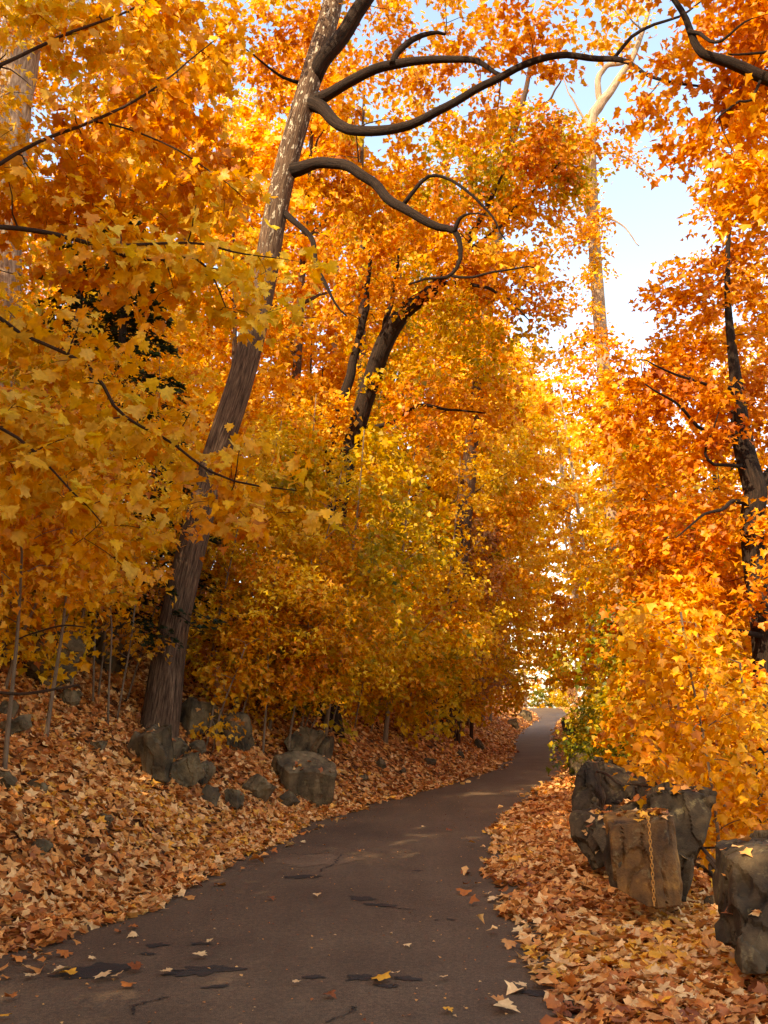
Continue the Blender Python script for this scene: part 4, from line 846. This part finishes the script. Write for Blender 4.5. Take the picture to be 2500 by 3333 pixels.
rock_at(985, 2600, 180, 120, 'large layered boulder at the foot of the stacked rocks', 18, .7, .35, (.12, .2), up=.45, rough=.05)
rock_at(985, 2490, 150, 135, 'tall dark boulder stacked above the layered one', 19, .7, -.2, (-.25, .2), up=.45)
rock_at(1045, 2495, 100, 80, 'square block wedged between the stacked boulders', 20, .7, .1, up=.5)
rock_at(1060, 2575, 50, 60, 'broken wedge beside the layered boulder', 21, .6, .4, (.1, .5))
rock_at(760, 2430, 110, 90, 'dark block under the low yellow spray of leaves', 22, .7, .1, up=.4)
rock_at(860, 2340, 90, 130, 'pale lit rock face among the thin stems above the yellow spray', 23, .7, .3, (.2, 0), up=.5, mat=ROCK_BROWN)
rock_at(660, 2400, 130, 110, 'shadowed boulder right of the leaning trunk', 24, .7, .3, up=.4)
rock_at(340, 2680, 44, 34, 'grey stone nearly buried in the leaves by the path', 25, .8, .3)
rock_at(125, 2775, 60, 50, 'rounded brown stone buried in leaves low on the bank', 26, .8, .3)
rock_at(640, 2455, 60, 50, 'small dark stone behind the boulder cluster', 27, .8, .3)
rock_at(220, 2300, 80, 60, 'grey stone at the foot of the broad slab', 28, .8, .5, up=.4)
for k, (u, v, w, h) in enumerate([(1240, 2500, 40, 26), (1310, 2520, 34, 22), (1400, 2490, 44, 26), (1180, 2540, 36, 22), (1500, 2470, 34, 24), (1560, 2440, 40, 36)]):
    rock_at(u, v, w, h, 'small grey rock at the foot of the leafy bank along the path bend', 40 + k, .8, .3 * k, group='small rocks along the path bend')
rock_at(1668, 2368, 34, 30, 'dark round boulder on the left verge near the far bend', 50, .8, .2)
rock_at(1712, 2342, 40, 40, 'dark mossy boulder on the left just before the far bend', 51, .8, .2)

# right: the row of boulders along the path
def hull_px(front, depth):
    """corners of a block from its front outline [(u, v, Y)], pushed back by depth"""
    f = np.array([P(*p) for p in front]); return np.vstack([f, f + np.array(depth)])
def block(front, depth, label, seed, mat=None, rough=.03, cuts=4):
    c = hull_px(front, depth); o = c.mean(0); o[2] = c[:, 2].min()
    return rock('boulder', label, None, tuple(o), None, seed=seed, mat=mat, corners=c - o, rough=rough, cuts=7, chops=(5, .88, .97), fine=.034)
block([(1985, 2690, 7.15), (2190, 2668, 7.0), (2232, 2945, 6.9), (2110, 2960, 6.85), (2005, 2900, 7.0)], (.08, .5, .03), 'squat upright boulder with ochre stained face and a rusty chain down it', 70, ROCK_BROWN, .022)
block([(1962, 2755, 7.4), (2000, 2700, 7.15), (2030, 2890, 7.05), (1990, 2880, 7.2)], (.25, .45, 0), 'rough grey flank stone behind the chained boulder', 71, None, .04)
block([(2100, 2600, 7.75), (2170, 2570, 7.7), (2335, 2590, 7.5), (2250, 2830, 7.4), (2235, 2930, 7.4), (2190, 2930, 7.45), (2150, 2720, 7.6)], (.1, .35, .02), 'tall angular slab with overhanging edge right behind the chained boulder', 72, None, .03)
block([(1900, 2680, 8.6), (2060, 2600, 8.4), (2160, 2570, 8.2), (2120, 2700, 8.1), (1980, 2790, 8.2)], (.3, .4, -.02), 'long tilted grey slab propped behind the chained boulder', 73, None, .03)
block([(1852, 2640, 9.2), (1990, 2660, 8.8), (1990, 2800, 8.6), (1910, 2830, 8.7), (1862, 2740, 9.0)], (.35, .5, 0), 'dark block with leaves on its top left of the tilted slab', 74, None, .035)
block([(1850, 2590, 9.9), (1870, 2520, 9.9), (1905, 2475, 9.9), (1930, 2480, 9.9), (1945, 2610, 9.6), (1925, 2680, 9.5), (1855, 2690, 9.6)], (.2, .45, 0), 'upright pointed boulder nearest the path with a square knob on top', 75, None, .035)
block([(1925, 2490, 10.6), (2010, 2525, 10.4), (2070, 2550, 10.2), (2060, 2620, 10.0), (1960, 2620, 10.2)], (.3, .5, 0), 'flat greenish slab leaning behind the pointed boulder', 76, None, .03)
block([(1985, 2480, 11.6), (2060, 2500, 11.4), (2110, 2560, 11.2), (2000, 2570, 11.3)], (.3, .5, 0), 'dark low boulder below the green sapling', 77, None, .04)
block([(2385, 2805, 5.7), (2450, 2770, 5.75), (2590, 2770, 5.6), (2620, 3150, 5.5), (2425, 3165, 5.35), (2400, 3020, 5.5)], (.1, .6, .02), 'massive dark boulder at the lower right edge of the leafy verge', 78, None, .025)
block([(2365, 2960, 5.75), (2400, 2900, 5.8), (2400, 3080, 5.6), (2330, 3060, 5.75), (2322, 3010, 5.8)], (.2, .3, 0), 'small wedge stone against the massive dark boulder', 79, None, .03)
rock_at(2300, 2860, 150, 60, 'flat purplish stone lying in leaves under the fallen sticks', 80, .8, .3, up=.3)
rock_at(2460, 2760, 180, 90, 'grey slab tilted behind the massive dark boulder', 81, .8, .4, (.1, .2), up=.4)
rock_at(2330, 2960, 90, 40, 'pale flat stone in the leaves beside the massive dark boulder', 82, .8, .1, up=.3)
for k, (u, v, Y, w, h) in enumerate([(1850, 2402, 34, 1.1, .9), (1880, 2418, 30, 1.1, .75), (1905, 2432, 27, 1.2, .8), (1940, 2445, 24, 1.1, .75), (1865, 2372, 41, 1.1, .9), (1915, 2400, 37, 1.3, .9), (1858, 2345, 55, 1.2, .9), (1925, 2440, 21, 1.0, .7)]):
    x = max(P(u, v, Y)[0], xr(Y) + .75)
    rock('boulder', 'far boulder in the row lining the right edge of the path', 'far boulders along the right edge', (x, Y, gz(x, Y) + h * .38), (w, w * .8, h), .4 * k, (.1, .1), 90 + k)

# the chain on the stained boulder
ch = thing('chain', 'rusty iron chain hanging down the stained face of the squat boulder', 'chain', None, tuple(P(2115, 2668, 7.0)))
def link_mesh():
    R_, r_, L_ = .0085, .0030, .009; n = 20; m = 6; a = np.linspace(0, 2 * math.pi, n, endpoint=False)
    c = np.stack([R_ * np.cos(a), 0 * a, R_ * np.sin(a) + L_ * np.sign(np.sin(a)) * (np.abs(np.sin(a)) > .01)], 1)
    d = np.roll(c, -1, 0) - np.roll(c, 1, 0); d /= np.linalg.norm(d, axis=1, keepdims=True); U = np.tile([0, 1.0, 0], (n, 1)); W = np.cross(d, U); b = np.linspace(0, 2 * math.pi, m, endpoint=False)
    V = c[:, None] + r_ * (np.cos(b)[None, :, None] * U[:, None] + np.sin(b)[None, :, None] * W[:, None])
    i = np.arange(n)[:, None] * m + np.arange(m)[None]; j = np.arange(n)[:, None] * m + (np.arange(m)[None] + 1) % m; k = ((np.arange(n) + 1) % n)[:, None] * m
    q = np.stack([i, j, k + (np.arange(m)[None] + 1) % m, k + np.arange(m)[None]], 2).reshape(-1, 4)
    return mesh_np('chain_link', V.reshape(-1, 3), q, smooth=True, mat=RUST)
lm = link_mesh(); o0 = np.array(ch.location)
cl = catmull([np.append(P(u, v, Y), .01) for u, v, Y in ((2095, 2655, 7.16), (2110, 2668, 6.99), (2118, 2760, 6.92), (2125, 2860, 6.87), (2130, 2955, 6.80))], .003)
Lc = np.concatenate([[0], np.cumsum(np.linalg.norm(np.diff(cl[:, :3], axis=0), axis=1))])
for k in range(int(Lc[-1] / .0275)):
    s = k * .0275; p = np.array([np.interp(s, Lc, cl[:, j]) for j in range(3)]); q = np.array([np.interp(s + .01, Lc, cl[:, j]) for j in range(3)])
    o = link('chain_link', lm, ch); d = Vector(q - p).normalized()
    o.matrix_local = Matrix.Translation(Vector(p - o0)) @ d.to_track_quat('Z', 'Y').to_matrix().to_4x4() @ Matrix.Rotation(math.radians(90 * (k % 2) + 20), 4, 'Z')

# fallen sticks
def stick(label, pts, seed, r0=None):
    w = pl(pts); b = w[0][:3].copy(); me, c = tube([np.array(p) - np.append(b, 0) for p in w], 7, .06, .05, 0, 'fallen_branch', BARK_MID, seed, .03)
    o = link('fallen_branch', me); o.location = b; o['label'] = label; o['category'] = 'branch'
stick('thick fallen branch leaning from the angular slab down to the massive boulder', [(2262, 2735, 7.6, 11), (2330, 2812, 7.3, 12), (2392, 2882, 6.9, 11)], 1)
stick('thinner fallen branch crossing below the thick one', [(2300, 2790, 7.3, 8), (2350, 2850, 7.0, 8), (2392, 2900, 6.7, 7)], 2)
stick('straight dead stick lying level between slab and massive boulder', [(2270, 2762, 7.8, 6), (2350, 2762, 7.6, 7), (2400, 2790, 7.4, 6)], 3)
stick('curved grey stick lying on the flat greenish slab', [(1940, 2512, 9.9, 6), (1975, 2520, 9.8, 8), (2020, 2556, 9.5, 6)], 4)
stick('pale stick resting along the top of the long tilted slab', [(2045, 2552, 8.9, 6), (2100, 2560, 8.6, 7), (2180, 2580, 8.0, 5)], 5)
stick('grey dead branch lying across the leaves below the broad slab', [(-20, 2255, 8.6, 9), (60, 2260, 8.6, 10), (160, 2245, 8.6, 9), (260, 2228, 8.7, 6)], 6)
stick('arched bare branch in front of the dark ledge', [(60, 2080, 9.2, 5), (150, 2050, 9.2, 6), (210, 2038, 9.2, 6), (280, 2042, 9.2, 4)], 7)

# ------------------------------------------------------------------ fallen leaves
r = np.random.default_rng(404)
def litter_points(n, ylo, yhi, power, dl_max, dr_max):
    y = ylo + (yhi - ylo) * r.uniform(0, 1, n) ** power
    side = r.uniform(0, 1, n) < .58
    d = np.where(side, r.uniform(-.35, 1, n), r.uniform(-.35, 1, n)); d = np.where(d < 0, d, d * np.where(side, dl_max, dr_max))
    x = np.where(side, xl(y) - d, xr(y) + d)
    edge = .16 * (fbm(np.stack([y * 1.3, side * 50.0, y * 0], 1), 3) - .5) * 2 + .02
    keep = (d > edge) | ((d > edge - .12) & (r.uniform(0, 1, n) < .25)) | (r.uniform(0, 1, n) < .006)
    return x[keep], y[keep], d[keep]
def litter_mesh(n, ylo, yhi, power, dl, dr, size, lod):
    x, y, d = litter_points(n, ylo, yhi, power, dl, dr)
    uv, dd = project(np.stack([x, y, ground(x, y)], 1)); ok = (uv[:, 0] > -250) & (uv[:, 0] < 2750) & (uv[:, 1] < 3600); x, y = x[ok], y[ok]
    z = np.maximum(ground(x, y), np.where((x > xl(y) - .22) & (x < xr(y) + .22), path_z(x, y), -99)) + .008 + np.abs(r.normal(0, .022, len(x)))
    nor = gnormal(x, y); nor = nor + r.normal(0, .32, nor.shape) * [1, 1, .3]
    tip = r.normal(0, 1, (len(x), 3)); tip[:, 2] *= .3
    pos = np.stack([x, y, z], 1); sz = size * r.uniform(.6, 1.2, len(x))
    t = r.uniform(0, 1, len(x)) * .78 + .35 * (fbm(pos * .8, 2) - .5) * 2 + .19
    col = palette('litter', t) * r.uniform(.82, 1.2, (len(x), 1))
    return pos, tip, nor, sz, col
near = litter_mesh(58000, 4.0, 15, 1.25, 5.0, 3.0, .096, 1)
mid = litter_mesh(46000, 14, 34, 1.3, 5.0, 2.6, .115, 3)
far = litter_mesh(26000, 32, 120, 1.5, 3.5, 2.2, .2, 3)
# the largest ones in view become things of their own
uv, dd = project(near[0]); inn = (uv[:, 0] > 10) & (uv[:, 0] < 2490) & (uv[:, 1] < 3320) & (uv[:, 1] > 0)
facing = np.abs(near[2][:, 2]); sc = np.where(inn, near[3] / dd * (0.4 + facing), 0); top = np.argsort(-(sc + .004 * (near[0][:, 2] > .05)))[:230]
msk = np.ones(len(near[0]), bool); msk[top] = False
CN = ['rust brown', 'orange brown', 'tan', 'pale tan', 'golden']; CP = [(136, 70, 30), (190, 108, 44), (206, 138, 74), (232, 190, 132), (226, 158, 46)]
VAR = {}
def fallen_leaf(pos, tip, nor, size, ci, where, group, var):
    key = (ci, var)
    if key not in VAR: VAR[key] = leaf_mesh('fallen_leaf', np.zeros((1, 3)), np.array([[0, 1.0, 0]]), np.array([[0, 0, 1.0]]), np.ones(1), lin(CP[ci])[None] * .95, 0, LITTER, r, .2, .35)
    o = link('fallen_leaf', VAR[key]); tp = tip / np.linalg.norm(tip); nn = nor - tp * nor.dot(tp); nn /= np.linalg.norm(nn); s = np.cross(tp, nn)
    o.matrix_world = Matrix.Translation(Vector(pos)) @ Matrix((s, tp, nn)).transposed().to_4x4() @ Matrix.Scale(float(size), 4)
    o['label'] = '%s fallen maple leaf %s' % (CN[ci], where); o['category'] = 'leaf'; o['group'] = '%s leaves %s' % (CN[ci], group)
cl_lin = lin(np.array(CP))
for q, k in enumerate(top):
    ci = int(np.argmin(np.linalg.norm(np.sqrt(cl_lin) - np.sqrt(near[4][k]), axis=1))); rt = near[0][k][0] > -.3
    fallen_leaf(near[0][k], near[1][k], near[2][k], near[3][k], ci, 'in the litter of the right verge' if rt else 'in the litter at the foot of the left bank', 'on the right verge' if rt else 'at the left bank foot', q % 5)
near = tuple(a[msk] for a in near)
bpy.context.view_layer.update()
add = []
for o in [o for o in COL.objects if o.name.split('.')[0] in ('boulder', 'stone') and o.location.y < 22]:
    mw = o.matrix_world; mi = mw.inverted(); bb = np.array([mw @ Vector(c) for c in o.bound_box]); lo, hi = bb.min(0), bb.max(0)
    for _ in range(int(10 + 60 * (hi[0] - lo[0]) * (hi[1] - lo[1]))):
        x, y = r.uniform(lo[0], hi[0]), r.uniform(lo[1], hi[1])
        ok, loc, nrm, _i = o.ray_cast(mi @ Vector((x, y, hi[2] + 1)), (mi.to_3x3() @ Vector((0, 0, -1))).normalized())
        if not ok: continue
        w = mw @ loc; nw = (mw.to_3x3() @ nrm).normalized()
        if nw.z > .62 and w.z > gz(x, y) and noise3(np.array([[x * 4, y * 4, 3.0]]))[0] > .45: add.append((w.x, w.y, w.z + .012, nw.x, nw.y, nw.z))
if add:
    add = np.array(add); m = len(add); tp = r.normal(0, 1, (m, 3)); tp[:, 2] *= .2
    near = tuple(np.concatenate([a, b]) for a, b in zip(near, (add[:, :3], tp, add[:, 3:] + r.normal(0, .25, (m, 3)), .085 * r.uniform(.6, 1.1, m), palette('litter', r.uniform(0, 1, m)))))
def merge(parts):
    V = []; F = []; C = []; off = 0
    for (p, lod) in parts:
        me = leaf_mesh('tmp', *p, lod, None, r, .25, .35); nv = len(me.vertices); v = np.zeros(nv * 3, np.float32); me.vertices.foreach_get('co', v); f = np.zeros(len(me.polygons) * 3, np.int32); me.loops.foreach_get('vertex_index', f)
        c = np.zeros(nv * 4, np.float32); me.attributes['Col'].data.foreach_get('color', c); V.append(v.reshape(-1, 3)); F.append(f.reshape(-1, 3) + off); C.append(c.reshape(-1, 4)[:, :3]); off += nv; bpy.data.meshes.remove(me)
    return mesh_np('leaf_litter', np.vstack(V), np.vstack(F), cols=np.vstack(C), mat=LITTER)
m = 900; y_ = 4.5 + 14 * r.uniform(0, 1, m) ** 1.4; x_ = xl(y_) + (xr(y_) - xl(y_)) * r.beta(.7, .7, m)
bits = (np.stack([x_, y_, path_z(x_, y_) + .008], 1), r.normal(0, 1, (m, 3)) * [1, 1, .1], r.normal(0, .2, (m, 3)) + [0, 0, 1], r.uniform(.008, .026, m), palette('litter', r.uniform(0, 1, m)) * .8)
ll = link('leaf_litter', merge([(near, 1), (mid, 3), (far, 3), (bits, 3)]), kind='stuff'); ll['label'] = 'deep litter of fallen maple leaves covering both verges'; ll['category'] = 'leaves'
# single leaves on the asphalt
for k, (u, v, ci, s) in enumerate([(205, 3170, 3, .11), (225, 3185, 4, .1), (330, 3196, 3, .1), (385, 3193, 3, .09), (440, 3170, 0, .1), (100, 3190, 3, .08), (300, 3130, 3, .05), (415, 3225, 1, .08), (645, 3127, 3, .09), (545, 3180, 3, .07), (430, 3025, 1, .07), (435, 3052, 3, .08), (535, 2970, 3, .06), (550, 2938, 3, .06),
                                   (680, 3080, 3, .05), (1030, 2925, 3, .07), (880, 2935, 0, .07), (1515, 2913, 1, .13), (1590, 2918, 3, .08), (1605, 2936, 3, .1), (1640, 3295, 3, .13), (1070, 3257, 0, .08), (1240, 3205, 4, .12), (1280, 3186, 3, .07), (1445, 3195, 3, .05), (1460, 3300, 4, .07), (1325, 3088, 3, .05), (960, 3216, 3, .05), (1685, 3042, 3, .11), (890, 2780, 1, .1), (640, 2888, 0, .09), (1375, 2697, 3, .05),
                                   (1700, 3220, 3, .08), (985, 2748, 3, .06), (1460, 2710, 0, .08), (205, 3114, 1, .1), (35, 3262, 1, .07), (15, 3325, 4, .06), (620, 2790, 3, .05), (1170, 2780, 1, .05)]):
    c = ray(u, v); c = c * (-CAM_H / c[2]); x, y = c[0], c[1]; tp = r.normal(0, 1, 3) * [1, 1, .15]
    fallen_leaf(np.array([x, y, path_z(x, y) + .018 + .1 * s]), tp, np.array([0, 0, 1.0]) + r.normal(0, .16, 3), s, ci, 'lying alone on the asphalt path', 'on the asphalt', k % 5)
# leaves lodged on top of boulders: dropped on to whatever stone is below
bpy.context.view_layer.update()
dg = bpy.context.evaluated_depsgraph_get()
for k in range(46):
    cu, cv, cY, su = [(2125, 2660, 7.25, 60), (2240, 2580, 7.75, 60), (1985, 2640, 8.9, 40), (2045, 2610, 8.5, 40)][0 if k < 22 else 1 if k < 32 else 2 if k < 41 else 3]
    q = P(cu + r.normal(0, su * .6), cv, cY + r.normal(0, .1))
    best = None
    for o in [o for o in COL.objects if o.name.startswith('boulder')]:
        mi = o.matrix_world.inverted(); ok, loc, nrm, _ = o.ray_cast(mi @ Vector((q[0], q[1], 2.0)), (mi.to_3x3() @ Vector((0, 0, -1))).normalized())
        if ok:
            w = o.matrix_world @ loc; nw = o.matrix_world.to_3x3() @ nrm
            if best is None or w.z > best[0].z: best = (w, nw)
    if best is None or best[1].z < .6: continue
    fallen_leaf(np.array(best[0]) + [0, 0, .015], r.normal(0, 1, 3) * [1, 1, .2], np.array(best[1]) + r.normal(0, .3, 3), r.uniform(.05, .09), int(r.integers(0, 5)), 'lodged on top of a boulder', 'on the boulders', k % 5)
print('TRIS', TRIS, 'objects', len(COL.objects), 'leaves', sum(t[1] for t in TREES))
